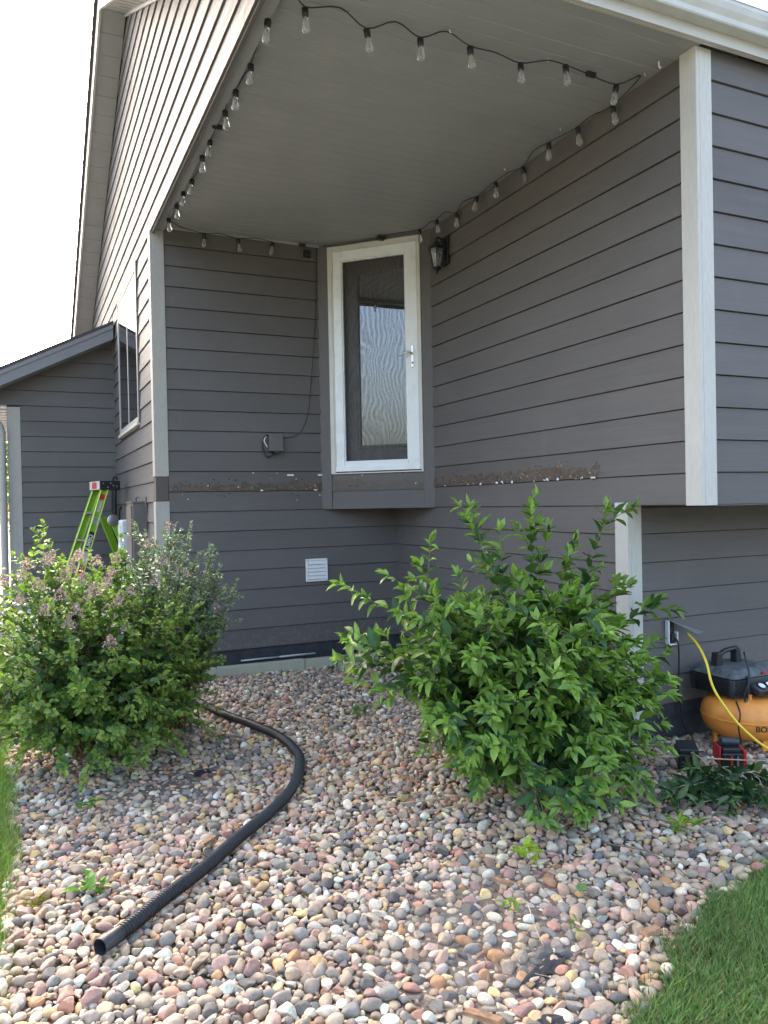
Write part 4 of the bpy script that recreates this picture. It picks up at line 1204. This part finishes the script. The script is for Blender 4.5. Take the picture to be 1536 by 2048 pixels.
for a in (vx0+.010, vx1-.010):
    for b in (vz0+.010, vz1-.010):
        MB().lathe([(.004, 0), (.003, .003)], (a, vy-.020, b), 8, Matrix.Rotation(math.pi/2, 4, 'X')).build('screw', M['black_metal'], vt)

jb = thing('outlet_box', (2.10, YA-.05, 1.98), 'small grey outdoor outlet box with a dangling plug on the vent wall', 'outlet')
MB().box((2.045, YA-.085, 1.990), (2.175, YA-.018, 2.150)).build('cover', M['panel_brown'], jb, bevel=.006)
MB().box((2.085, YA-.095, 1.972), (2.135, YA-.030, 1.989)).build('latch', M['black_plastic'], jb)
MB().tube(spline([(2.028, YA-.045, 2.13), (2.002, YA-.055, 2.095), (2.012, YA-.055, 2.06), (2.034, YA-.05, 2.03)], 4), .0055, 6).build('clip', M['white'], jb, smooth=True)
MB().tube(spline([(2.046, YA-.04, 2.14), (2.00, YA-.05, 2.11), (1.99, YA-.05, 2.03), (2.02, YA-.05, 1.95), (2.045, YA-.05, 1.94), (2.10, YA-.06, 1.972)], 5), .007, 6).build('plug_lead', M['black_plastic'], jb, smooth=True)
MB().tube(spline([(2.176, YA-.030, 2.132), (2.23, YA-.026, 2.120), (2.33, YA-.024, 2.15), (2.40, YA-.024, 2.24), (2.45, YA-.024, 2.42), (2.49, YA-.024, 2.8), (2.535, YA-.024, 3.3), (2.555, YA-.025, 3.85), (2.56, YA-.024, ZS-.001)], 6), .003, 5).build('cable', M['black_plastic'], jb, smooth=True)
sc = thing('motion_sensor', (2.457, YA-.05, 3.8), 'small dark sensor box under the ceiling on the back wall', 'sensor')
MB().box((2.425, YA-.035, 3.800), (2.495, YA-.017, 3.870)).build('mount', M['black_plastic'], sc, bevel=.004)
MB().box((2.430, YA-.075, 3.795), (2.480, YA-.036, 3.845)).build('head', M['black_plastic'], sc, bevel=.008)
for x, w, lab in ((2.255, .064, 'white plastic clip left on the stained board, away from the door'), (2.545, .042, 'white plastic clip on the stained board against the door casing')):
    o = MB().box((x-w/2, YA-.025, 1.768), (x+w/2, YA-.0165, 1.784)).build('plastic_clip', M['white'], bevel=.003); tag(o, lab, 'clip')

# ------------------------------------------------------------------ service equipment on the gable wall
ep = thing('electrical_panel', (.98, 7.75, .75), 'tall taupe electrical panel on the gable wall near the ladder', 'panel')
MB().box((.925, 7.50, .75), (XC-.017, 7.92, 1.545)).build('cabinet', M['panel_brown'], ep, bevel=.004)
MB().box((.915, 7.495, 1.546), (XC-.017, 7.925, 1.562)).build('rain_lid', M['panel_brown'], ep)
MB().box((.912, 7.53, .80), (.924, 7.89, 1.52)).build('cover_door', M['panel_brown'], ep)
MB().box((XC-.03, 7.44, .70), (XC-.0165, 7.499, 1.60)).build('back_flange', M['panel_brown'], ep)
MB().tube([(.97, 7.60, 1.56), (.97, 7.60, 1.60), (.99, 7.58, 1.60)], .006, 6).build('hasp', M['black_metal'], ep)
mt = thing('meter_box', (.95, 8.25, .7), 'pale grey utility meter box beside the taupe panel', 'meter')
MB().box((.88, 8.02, .75), (XC-.017, 8.30, 1.385)).build('case', M['meter'], mt, bevel=.02)
MB().box((.872, 8.06, 1.0), (.8795, 8.26, 1.33)).build('cover', M['meter'], mt, bevel=.003)
MB().lathe([(.05, 0), (.05, .006), (.046, .008)], (.872, 8.16, 1.10), 16, Matrix.Rotation(-math.pi/2, 4, 'Y')).build('dial', M['white'], mt, smooth='auto')
dpw = thing('cable_mast', (.98, 9.6, 0), 'dark service conduits climbing the corner behind the ladder', 'conduit')
for (x, y, z1, r_) in ((1.00, 9.70, 1.72, .02), (1.02, 9.50, 1.45, .014), (.99, 9.86, 1.80, .012)):
    MB().tube(spline([(x, y, 0), (x, y, z1*.5), (x, y, z1), (XC-.0, y, z1+.05)], 5), r_, 8).build('pipe', M['black_metal'], dpw, smooth=True)
MB().box((.93, 9.4, 1.02), (XC-.017, 9.58, 1.22)).build('junction_cover', M['black_metal'], dpw, bevel=.01)

# outlet on the lower front wall, with open flap
ob = thing('outlet_cover', (3.66, YL-.03, .57), 'open weatherproof outlet cover with white rim on the lower wall', 'outlet')
f = MB(); yo = YL-.018
f.box((3.625, yo-.03, .580), (3.633, yo, .735)).box((3.625, yo-.03, .580), (3.705, yo, .587)).box((3.698, yo-.03, .588), (3.705, yo, .66))
f.build('rim', M['white'], ob)
MB().box((3.634, yo-.006, .588), (3.697, yo-.001, .735)).build('socket_plate', M['black_plastic'], ob)
MB().box((3.650, yo-.03, .60), (3.685, yo-.0065, .65)).build('socket', M['black_plastic'], ob, bevel=.004)
MB().prism([(3.625, yo-.028, .738), (3.705, yo-.028, .735), (3.84, yo-.10, .655), (3.79, yo-.10, .64)], (.0, -.004, .003)).build('flap', M['panel_brown'], ob)
pc = thing('power_cord', (3.66, YL-.06, 0), 'black power cord hanging from the open outlet cover to the stones', 'cord')
MB().tube(spline([(3.672, YL-.045, .63), (3.69, YL-.06, .59), (3.70, YL-.055, .45), (3.695, YL-.05, .30), (3.71, YL-.06, .15), (3.70, YL-.10, .07), (3.60, YL-.25, .055), (3.42, YL-.35, .06), (3.38, YL-.42, .06), (3.45, YL-.47, .065)], 6), .0055, 6).build('lead', M['black_plastic'], pc, smooth=True)

# ------------------------------------------------------------------ air compressor
cx, cy = 3.965, 3.36
ac = thing('air_compressor', (cx, cy, 0), 'orange pancake air compressor with dark motor shroud by the lower wall', 'air compressor')
zt = .185
prof = []
for k in range(13):
    a = -math.pi/2+math.pi*k/12
    prof.append((.135+.135*max(0, math.cos(a))**.8 if 0 < k < 12 else .12, zt+.125*math.sin(a)))
MB().lathe(prof, (cx, cy, 0), 48).build('tank', M['orange'], ac, smooth=True)
MB().lathe([(.2705, zt-.004), (.273, zt-.003), (.273, zt+.003), (.2705, zt+.004)], (cx, cy, 0), 48).build('weld_seam', M['orange'], ac, smooth=True)
for k in range(4):
    a = math.pi/4+k*math.pi/2+.35
    MB().box((-.018, -.010, .02), (.018, .010, .15), Matrix.Translation((cx+.205*math.cos(a), cy+.205*math.sin(a), 0)) @ Matrix.Rotation(a+math.pi/2, 4, 'Z')).build('foot', M['orange'], ac, bevel=.003)
# shroud
def rbox(a, b, mat, name, parent, bev): return MB().box(a, b).build(name, M[mat], parent, smooth='auto', bevel=bev)
def tap(mb, x0, x1, y0, y1, z0, z1, ins):
    vs = [(x0, y0, z0), (x1, y0, z0), (x1, y1, z0), (x0, y1, z0), (x0+ins, y0+ins, z1), (x1-ins, y0+ins, z1), (x1-ins, y1-ins, z1), (x0+ins, y1-ins, z1)]
    return mb.add(vs, [(0,3,2,1),(4,5,6,7),(0,1,5,4),(1,2,6,5),(2,3,7,6),(3,0,4,7)])
sx0, sx1, sy0, sy1 = 3.73, 4.13, 3.26, 3.60
body = tap(MB(), sx0+.012, sx1, sy0+.01, sy1, .315, .425, -.006).build('motor_shroud', M['charcoal'], ac, smooth='auto', bevel=.012)
tap(MB(), sx0, sx1+.01, sy0, sy1+.01, .426, .478, .045).build('shroud_lid', M['dusty_top'], ac, smooth='auto', bevel=.012)
for k in range(9):
    z = .327+k*.0112
    MB().box((sx0+.02, sy0-.004, z), (sx0+.10, sy0+.01, z+.005)).build('cooling_slat', M['black_plastic'], body)
    MB().box((sx0-.002, sy0+.04, z), (sx0+.02, sy1-.05, z+.005)).build('cooling_slat', M['black_plastic'], body)
MB().box((sx0+.105, sy0-.010, .315), (sx0+.125, sy0+.012, .44)).build('shroud_rib', M['charcoal'], ac, bevel=.004)
MB().box((sx0+.24, sy0-.002, .440), (sx0+.275, sy0+.010, .453)).build('switch', M['red'], ac, bevel=.003)
# carry handle
hp_ = [(sx0+.065, 3.45, .46), (sx0+.072, 3.45, .545), (sx0+.10, 3.45, .552)]
MB().prism([(sx0+.045, 3.42, .455), (sx0+.105, 3.42, .455), (sx0+.098, 3.42, .555), (sx0+.055, 3.42, .555)], (0, .05, 0)).build('handle_post', M['black_plastic'], ac, bevel=.006)
MB().prism([(sx0+.235, 3.44, .455), (sx0+.285, 3.44, .455), (sx0+.270, 3.44, .565), (sx0+.235, 3.44, .560)], (0, .05, 0)).build('handle_post', M['black_plastic'], ac, bevel=.006)
MB().tube(spline([(sx0+.10, 3.445, .540), (sx0+.14, 3.45, .556), (sx0+.20, 3.46, .560), (sx0+.265, 3.465, .560)], 4), .015, 10).build('handle', M['black_plastic'], ac, smooth=True)
# control panel with two gauges and regulator knob
MC = Matrix.Translation((sx0+.20, sy0-.02, .372)) @ Matrix.Rotation(R(28), 4, 'X')
MB().box((-.075, -.055, -.022), (.10, .03, .018), MC).build('control_panel', M['charcoal'], ac, smooth='auto', bevel=.010)
for u in (-.022, .042):
    gq = MC @ Matrix.Translation((u, -.015, .018))
    MB().lathe([(.027, 0), (.027, .006), (.022, .008)], (0, 0, 0), 20, gq).build('gauge_rim', M['black_plastic'], ac, smooth='auto')
    MB().lathe([(.0205, .0082), (.0205, .0092)], (0, 0, 0), 20, gq).build('gauge', M['white'], ac)
kq = Matrix.Translation((sx0+.245, sy0-.085, .335)) @ Matrix.Rotation(R(75), 4, 'X')
MB().lathe([(.020, -.03), (.023, -.02), (.023, .022), (.018, .028)], (0, 0, 0), 14, kq).build('regulator_knob', M['black_plastic'], ac, smooth='auto')
MB().lathe([(.010, .028), (.010, .045), (.007, .046)], (0, 0, 0), 10, kq).build('coupler', M['nickel'], ac, smooth='auto')
MB().tube([(sx0+.115, sy0-.015, .298), (sx0+.115, sy0-.015, .335)], .011, 8).build('bracket', M['orange'], ac)
MB().tube(spline([(sx0+.225, sy0-.06, .295), (sx0+.235, sy0-.08, .32), (sx0+.255, sy0-.075, .305)], 4), .005, 6).build('safety_valve', M['nickel'], ac, smooth=True)
MB().tube(spline([(sx0+.075, 3.24, .305), (sx0+.062, 3.24, .335), (sx0+.10, 3.235, .45), (sx0+.135, 3.30, .575)], 6), .006, 6).build('air_tube', M['black_plastic'], ac, smooth=True)
MB().lathe([(.013, 0), (.013, .012), (.009, .014)], (sx0+.078, 3.24, .296), 10).build('fitting', M['nickel'], ac, smooth='auto')
MB().tube(spline([(sx0+.03, 3.27, .30), (sx0-.02, 3.20, .25), (sx0-.035, 3.20, .18), (sx0-.01, 3.21, .10), (sx0-.01, 3.22, .05)], 5), .005, 6).build('drain_lead', M['black_plastic'], ac, smooth=True)
# lettering wrapped on the tank
def text_mesh(body, size, mat):
    cu = bpy.data.curves.new('lettering', 'FONT'); cu.body = body; cu.size = size; cu.extrude = 0; cu.align_x = 'LEFT'; cu.offset = size*.018
    ob_ = bpy.data.objects.new('lettering_tmp', cu); COL.objects.link(ob_)
    bpy.context.view_layer.update()
    me = bpy.data.meshes.new_from_object(ob_.evaluated_get(bpy.context.evaluated_depsgraph_get()))
    bpy.data.objects.remove(ob_); me.materials.clear(); me.materials.append(mat)
    return me
me = text_mesh('BOSTITCH', .046, M['dark_text'])
import bmesh
bm_ = bmesh.new(); bm_.from_mesh(me); bmesh.ops.triangulate(bm_, faces=bm_.faces[:]); bmesh.ops.subdivide_edges(bm_, edges=bm_.edges[:], cuts=1); bm_.to_mesh(me); bm_.free()
def tank_r(z):
    s_ = max(-1, min(1, (z-zt)/.125)); return .135+.135*max(0, math.sqrt(1-s_*s_))**.8
a0 = math.radians(-132)
for v in me.vertices:
    z = zt-.040+v.co.y; rr_ = tank_r(z)+.0018; a = a0+v.co.x/.27
    v.co = (cx+rr_*math.cos(a), cy+rr_*math.sin(a), z)
lt = link('lettering', me, ac, (0, 0, 0))
# yellow air hose
yc = thing('air_hose', (3.7, 3.2, 0), 'yellow air hose draped over the orange compressor tank', 'hose')
MB().tube(spline([(3.72, YL-.11, .655), (3.66, 3.46, .615), (3.60, 3.34, .54), (3.57, 3.27, .42), (3.575, 3.20, .325), (3.62, 3.11, .205), (3.74, 3.03, .09), (3.90, 2.97, .068), (4.08, 2.92, .065), (4.3, 2.85, .06)], 8), .0072, 8).build('tube', M['yellow'], yc, smooth=True)

# ------------------------------------------------------------------ battery packs / cordless tool on the stones
def ribbed(name, loc, rz, lab, cat, flip):
    o = thing(name, loc, lab, cat); Mx = Matrix.Translation(loc) @ Matrix.Rotation(rz, 4, 'Z') @ Matrix.Rotation(flip, 4, 'X') @ Matrix.Scale(1.02, 4)
    MB().box((-.055, -.06, 0), (.055, .06, .085), Mx).build('case', M['black_plastic'], o, bevel=.008)
    MB().box((-.050, -.055, .0855), (.050, .055, .110), Mx).build('clip_rail', M['black_plastic'], o, bevel=.006)
    for k in range(5):
        MB().box((-.045+k*.02, -.066, .008), (-.035+k*.02, -.058, .08), Mx).build('rib', M['black_plastic'], o, bevel=.002)
    MB().box((-.012, -.068, .012), (-.002, -.0585, .075), Mx).build('stripe', M['red'], o)
    MB().box((.02, -.068, .02), (.03, -.0585, .07), Mx).build('stripe', M['alu'], o)
    return o, Mx
ribbed('battery_pack', (3.25, 3.16, .05), R(-35), 'black ribbed battery pack with red stripe lying among the stones', 'battery', R(12))
o, Mx = ribbed('battery_charger', (3.44, 3.05, .045), R(-28), 'black and red battery charger half hidden by the cut branch', 'charger', R(4))
MB().box((-.066, -.05, .03), (-.0555, .05, .115), Mx).build('side_guard', M['red'], o, bevel=.004)
MB().box((.0555, -.06, .0), (.072, .05, .10), Mx).build('side_guard', M['red'], o, bevel=.004)
MB().tube([Mx @ Vector((-.04, .0, .13)), Mx @ Vector((.05, .0, .125))], .022, 12).build('grip', M['charcoal'], o, smooth='auto')

# ------------------------------------------------------------------ step ladder
ld = thing('step_ladder', (.62, 9.0, 0), 'bright green fibreglass step ladder with black top standing by the garage wall', 'ladder')
LM = Matrix.Translation((.80, 8.98, 0)) @ Matrix.Rotation(R(15), 4, 'Z')     # local -x: climbing side, y: width
def seg(mb, a, b, wx, wy):
    """bar between local points with section wx (along slope normal) by wy"""
    a, b = Vector(a), Vector(b); d = (b-a).normalized(); s = Vector((0, 1, 0)); n = d.cross(s).normalized()
    vs = []
    for p in (a, b):
        for i, j in ((-1, -1), (1, -1), (1, 1), (-1, 1)): vs.append(LM @ (p+n*(wx/2*i)+s*(wy/2*j)))
    return mb.add(vs, [(0,3,2,1),(4,5,6,7),(0,1,5,4),(1,2,6,5),(2,3,7,6),(3,0,4,7)])
def fr_pt(z, off=0): return -.02-(1.74-z)*.34+off
for yy_, wtop in ((-.20, 0), (.20, 0)):
    ya = yy_*.62; yb = yy_*1.15
    r_ = seg(MB(), (fr_pt(1.74), ya, 1.74), (fr_pt(.02), yb, .02), .085, .006).build('rail', M['green_fg'], ld)
    for sgn in (-1, 1):
        seg(MB(), (fr_pt(1.74)+sgn*.040, ya-.012*(1 if yy_ > 0 else -1)*0-.013, 1.74+sgn*.0135), (fr_pt(.02)+sgn*.040, yb-.013, .02+sgn*.0135), .007, .030).build('rail_edge', M['lime_edge'], ld)
    r2 = seg(MB(), (.045, ya*1.05, 1.40), (.045+1.38*.40, yb, .02), .075, .028).build('rear_rail', M['green_fg'], ld)
    seg(MB(), (fr_pt(.06), yb, .06), (fr_pt(.0), yb, .0), .09, .04).build('foot', M['black_plastic'], ld)
for k in range(5):
    z = .30+k*.29; w = .20*(.62+(1.74-z)/1.72*.53)
    MB().box((fr_pt(z)-.038, -w+.004, z-.012), (fr_pt(z)+.038, w-.004, z+.012), LM).build('step', M['grey_plastic'], ld, bevel=.003)
MB().box((-.085, -.155, 1.70), (.135, .155, 1.80), LM).build('top_cap', M['black_plastic'], ld, bevel=.006)
MB().box((-.0885, -.15, 1.705), (-.0855, .15, 1.795), LM).build('warning_label', M['sticker'], ld)
MB().box((-.0895, -.07, 1.715), (-.0887, .07, 1.785), LM).build('red_label', M['red'], ld)
for (a, b) in ((-.05, 1.77), (.0, 1.73), (.03, 1.775), (.06, 1.75), (.10, 1.74)):
    MB().box((a-.007, -.157, b-.007), (a+.007, -.1548, b+.007), LM).build('rivet', M['alu'], ld)
yn = -.20*.62-.010
def slab(z0, z1, half, mat, name, dy=-.004, xo=0):
    seg(MB(), (fr_pt(z0)+xo, -.20*(.62+(1.74-z0)/1.72*.53)+dy, z0), (fr_pt(z1)+xo, -.20*(.62+(1.74-z1)/1.72*.53)+dy, z1), half*2, .003).build(name, M[mat], ld)
slab(1.34, 1.42, .036, 'alu', 'bracket'); slab(1.60, 1.655, .03, 'red', 'label', -.005); slab(1.47, 1.58, .018, 'sticker', 'label', -.005)
slab(1.06, 1.26, .032, 'dark_text', 'label', -.005); slab(.92, 1.055, .032, 'sticker', 'label', -.005); slab(.78, .915, .032, 'red', 'label', -.005)
hq = LM @ Matrix.Translation((.045, -.150, 1.375)) @ Matrix.Rotation(math.pi/2, 4, 'X')
MB().lathe([(.062, 0), (.062, .012), (.055, .016)], (0, 0, 0), 24, hq).build('hinge_disc', M['alu'], ld, smooth='auto')
me = text_mesh('JUMBO', .060, M['white_text'])
dirv = Vector((fr_pt(1.25)-fr_pt(1.06), -.20*(.62+(1.74-1.25)/1.72*.53)+.20*(.62+(1.74-1.06)/1.72*.53), .19)).normalized()
nx = Vector((dirv.z, 0, -dirv.x)).normalized()
for v in me.vertices:
    zb = 1.065; p = Vector((fr_pt(zb)+.022, -.20*(.62+(1.74-zb)/1.72*.53)-.0078, zb))+dirv*(v.co.x*.9)-nx*v.co.y
    v.co = LM @ p
link('lettering', me, ld, (0, 0, 0))

# ------------------------------------------------------------------ left edge: downspout, pipe, background
ds = thing('downspout', (-.22, 9.95, 0), 'pale downspout bending down beside the garage corner board', 'downspout')
MB().tube(spline([(-.70, 9.93, 2.62), (-.40, 9.93, 2.60), (-.27, 9.93, 2.55), (-.195, 9.94, 2.42), (-.19, 9.95, 2.2), (-.19, 9.95, 1.2), (-.19, 9.95, .15)], 6), .04, 10).build('pipe', M['trim_tan'], ds, smooth=True)
MB().box((-.24, 9.935, 1.6), (-.136, 10.0, 1.64)).build('strap', M['trim_tan'], ds)
ps = thing('pipe_stub', (.05, 9.45, 0), 'pale grey vertical pipe stub rising behind the lilac shrub', 'pipe')
MB().lathe([(.075, 0), (.075, .34), (.082, .345), (.082, .40), (.07, .405)], (.05, 9.45, 0), 20).build('pipe', M['pipe_blue'], ps, smooth='auto')

def tree(loc, h, r_, label, seed):
    t = thing('tree', loc, label, 'tree', None); rr = random.Random(seed)
    x, y, z = loc
    MB().tube([(x, y, 0), (x+.05, y, h*.3), (x-.05, y+.1, h*.65)], [.16, .12, .05], 8).build('trunk', M['bark'], t, smooth=True)
    limbs = MB()
    for k in range(9):
        a = rr.uniform(0, 6.283); limbs.tube(spline([(x, y, h*(.25+.04*k)), (x+math.cos(a)*r_*.4, y+math.sin(a)*r_*.4, h*(.35+.05*k)), (x+math.cos(a)*r_*.8, y+math.sin(a)*r_*.8, h*(.42+.05*k))], 4), [.05]*4+[.03]*4+[.015], 5)
    limbs.build('limb', M['bark'], t, smooth=True)
    r = np.random.default_rng(seed); cl = r.normal(size=(70, 3)); cl /= np.linalg.norm(cl, axis=1)[:, None]; cl *= r.uniform(.45, 1.0, (70, 1))
    cl = cl*np.array([r_, r_, h*.40])+np.array([x, y, h*.60])
    V0, T0 = BROAD[0]; Vs, Ts, Cs = [], [], []; off = 0
    for c in cl:
        kc = r.uniform(.7, 1.25)
        for _ in range(70):
            p = c+r.normal(size=3)*np.array([.32, .32, .24])*r_*.5
            Rm = frame(Vector(r.normal(size=3)), Vector((r.normal()*.6, r.normal()*.6, 1))); l = r.uniform(.09, .17)
            Vs.append((V0*np.array([l, l*.6, l])) @ Rm.T+p-np.array(loc)); Ts.append(T0+off); off += len(V0)
            Cs.append(np.tile(np.array([.075, .145, .028])*kc*r.uniform(.7, 1.3), (len(V0), 1)))
    tag(link('crown', array_mesh('crown', np.concatenate(Vs), np.concatenate(Ts), M['leaf_s'], np.concatenate(Cs)), t, loc), kind='stuff')
tree((-1.15, 26, 0), 4.6, 1.9, 'leafy green tree across the drive beyond the garage corner', 3)
tree((-4.2, 34, 0), 6.5, 2.6, 'taller tree standing farther off behind the parked car', 5)
cr = thing('car', (-1.9, 21, 0), 'dark grey parked car on the drive beyond the garage', 'car')
bx = -1.9; by = 21
M['car_paint'] = simple('car_paint', (.09, .095, .10), .25, var=.05, bump=0)
MB().prism([(bx-.85, by-2.1, .35), (bx-.85, by+2.1, .35), (bx-.85, by+2.1, .85), (bx-.85, by+1.5, .95), (bx-.85, by-1.2, .95), (bx-.85, by-2.1, .80)], (1.7, 0, 0)).build('body', M['car_paint'], cr, bevel=.05)
MB().prism([(bx-.75, by-1.1, .951), (bx-.75, by+1.5, .951), (bx-.70, by+.9, 1.42), (bx-.70, by-.4, 1.42)], (1.5, 0, 0)).build('cabin', M['glass_window'], cr, bevel=.04)
for sx_ in (-.86, .66):
    for sy_ in (-1.3, 1.3):
        MB().lathe([(.32, 0), (.32, .2)], (bx+sx_, by+sy_, .32), 20, Matrix.Rotation(math.pi/2, 4, 'Y')).build('wheel', M['black_plastic'], cr, smooth='auto')
for sx_ in (-.6, .6): MB().box((bx+sx_-.15, by-2.12, .62), (bx+sx_+.15, by-2.05, .74)).build('headlight', M['white'], cr, bevel=.02)

# ------------------------------------------------------------------ litter on the stones
def twig(pts, r_, label, mat='dry'):
    o = MB().tube(spline(pts, 4), [r_]*(4*(len(pts)-1)) + [r_*.5], 5).build('twig', M[mat], smooth=True); tag(o, label, 'twig')
def zg(x, y, d=.05): return (x, y, gz(x, y)+d)
twig([zg(1.62, 3.38), zg(1.82, 3.32, .06), zg(2.05, 3.30)], .0035, 'straw-coloured dead stalk under the left skirt of the big shrub')
twig([zg(1.66, 3.25), zg(1.9, 3.22, .055), zg(2.1, 3.26)], .003, 'thin dead stalk lying beside a longer one below the big shrub')
twig([zg(1.50, 3.52), zg(1.70, 3.42, .06)], .0025, 'short pale dry stalk on open stones left of the big shrub')
twig([zg(2.22, 2.62), zg(2.32, 2.42, .06), zg(2.30, 2.25)], .003, 'dark fallen twig between the big shrub and the lawn', 'stem')
twig([zg(2.50, 2.85), zg(2.55, 2.70, .06), zg(2.62, 2.52)], .0035, 'brown fallen twig next to the yellow-green weed', 'stem')
twig([zg(1.60, 2.30, .10), zg(1.57, 2.22, .07), zg(1.54, 2.13)], .0022, 'pale straw leaning by the tiny lime seedling')
twig([zg(1.95, 2.12), zg(2.05, 2.22, .06), zg(2.12, 2.36)], .0022, 'long thin straw lying near the lawn edge')
twig([zg(.62, 4.25), zg(.80, 4.40, .06), zg(.98, 4.42)], .003, 'dry brown twig on stones below the lilac', 'stem')
def chipo(x, y, l, w, rz, label):
    Mx = Matrix.Translation(zg(x, y, .05)) @ Matrix.Rotation(rz, 4, 'Z') @ Matrix.Rotation(.18, 4, 'Y')
    o = MB().add([Mx @ Vector(p) for p in ((-l, -w*.6, 0), (l*.7, -w, 0), (l, w*.3, 0), (-l*.6, w, 0), (-l*.9, -w*.5, .01), (l*.65, -w*.8, .012), (l*.9, w*.3, .012), (-l*.55, w*.8, .009))],
                 [(0,3,2,1),(4,5,6,7),(0,1,5,4),(1,2,6,5),(2,3,7,6),(3,0,4,7)]).build('bark_chip', M['chip']); tag(o, label, 'wood chip')
chipo(.70, 3.40, .085, .022, 1.0, 'long splintered bark chip beside the hose')
chipo(1.80, 3.62, .06, .016, -.9, 'reddish flat wood chip left of the big shrub')
chipo(1.16, 1.90, .065, .022, -.6, 'brown wood chip by the black fabric at the bed front')
chipo(1.66, 2.56, .05, .018, -.7, 'brown curled bark chip below the lime-yellow sprout')
chipo(1.90, 2.02, .06, .025, .4, 'tan wood chip touching the lawn edge')
def scrap(x, y, l, w, rz, label, seed):
    rr = random.Random(seed); nx_, ny_ = 7, 5; V = []; 
    Mx = Matrix.Translation(zg(x, y, .020)) @ Matrix.Rotation(rz, 4, 'Z')
    for j in range(ny_):
        for i in range(nx_):
            u, v = i/(nx_-1)*2-1, j/(ny_-1)*2-1
            V.append(Mx @ Vector((u*l*(1+.2*math.sin(v*3+seed)), v*w*(1+.3*math.sin(u*4+seed)), .010*math.sin(u*5+seed)*math.cos(v*4)+rr.uniform(0, .004))))
    Fs = [(j*nx_+i, j*nx_+i+1, (j+1)*nx_+i+1, (j+1)*nx_+i) for j in range(ny_-1) for i in range(nx_-1)]
    V2 = [v+Vector((0, 0, .0015)) for v in V]; n_ = len(V)
    mb = MB().add(V+V2, [f[::-1] for f in Fs]+[tuple(k+n_ for k in f) for f in Fs])
    o = mb.build('fabric_scrap', M['fabric'], smooth=True); tag(o, label, 'fabric')
scrap(1.50, 2.06, .11, .028, .35, 'narrow strip of black weed fabric showing between the stones', 1)
scrap(1.36, 1.82, .06, .035, -.4, 'crumpled black weed fabric poking out close to the lawn corner', 2)
scrap(.88, 4.47, .05, .04, .3, 'black fabric patch in the hollow below the lilac', 3)
scrap(2.30, 2.62, .05, .025, .1, 'small black fabric patch below the shrub near the yellow-green weed', 4)
lf = thing('fallen_leaf', zg(1.86, 2.34, .06), 'single green leaf lying flat on the open stones', 'leaf')
v, t_ = BROAD[2]
o = link('blade', array_mesh('blade', v, t_, M['leaf'], np.tile(np.array([.15, .26, .10]), (len(v), 1))), lf)
o.matrix_local = Matrix.Rotation(.7, 4, 'Z') @ Matrix.Diagonal((.09, .045, .05, 1))

# dry straw and leaf crumbs between the stones
rl = random.Random(15); lit = MB()
for _ in range(420):
    y = 1.6+4.6*rl.random()**1.3; x = -.05+rl.random()*(.5+y*.9)
    if not in_bed(x, y) or not seen(x, y): continue
    a = rl.uniform(0, 6.283); l = rl.uniform(.012, .055); z = gz(x, y)+rl.uniform(.018, .036)
    dx, dy = math.cos(a)*l, math.sin(a)*l
    if rl.random() < .7: lit.tube([(x-dx, y-dy, z), (x, y, z+.004), (x+dx, y+dy, z+rl.uniform(-.006, .006))], .0011, 3)
    else: lit.add([(x-dx*.4, y-dy*.4, z), (x+dy*.2, y-dx*.2, z+.004), (x+dx*.4, y+dy*.4, z), (x-dy*.2, y+dx*.2, z+.003)], [(0, 1, 2, 3)])
tag(lit.build('dry_litter', M['dry']), 'dry straw and leaf crumbs scattered between the stones', 'litter', kind='stuff')
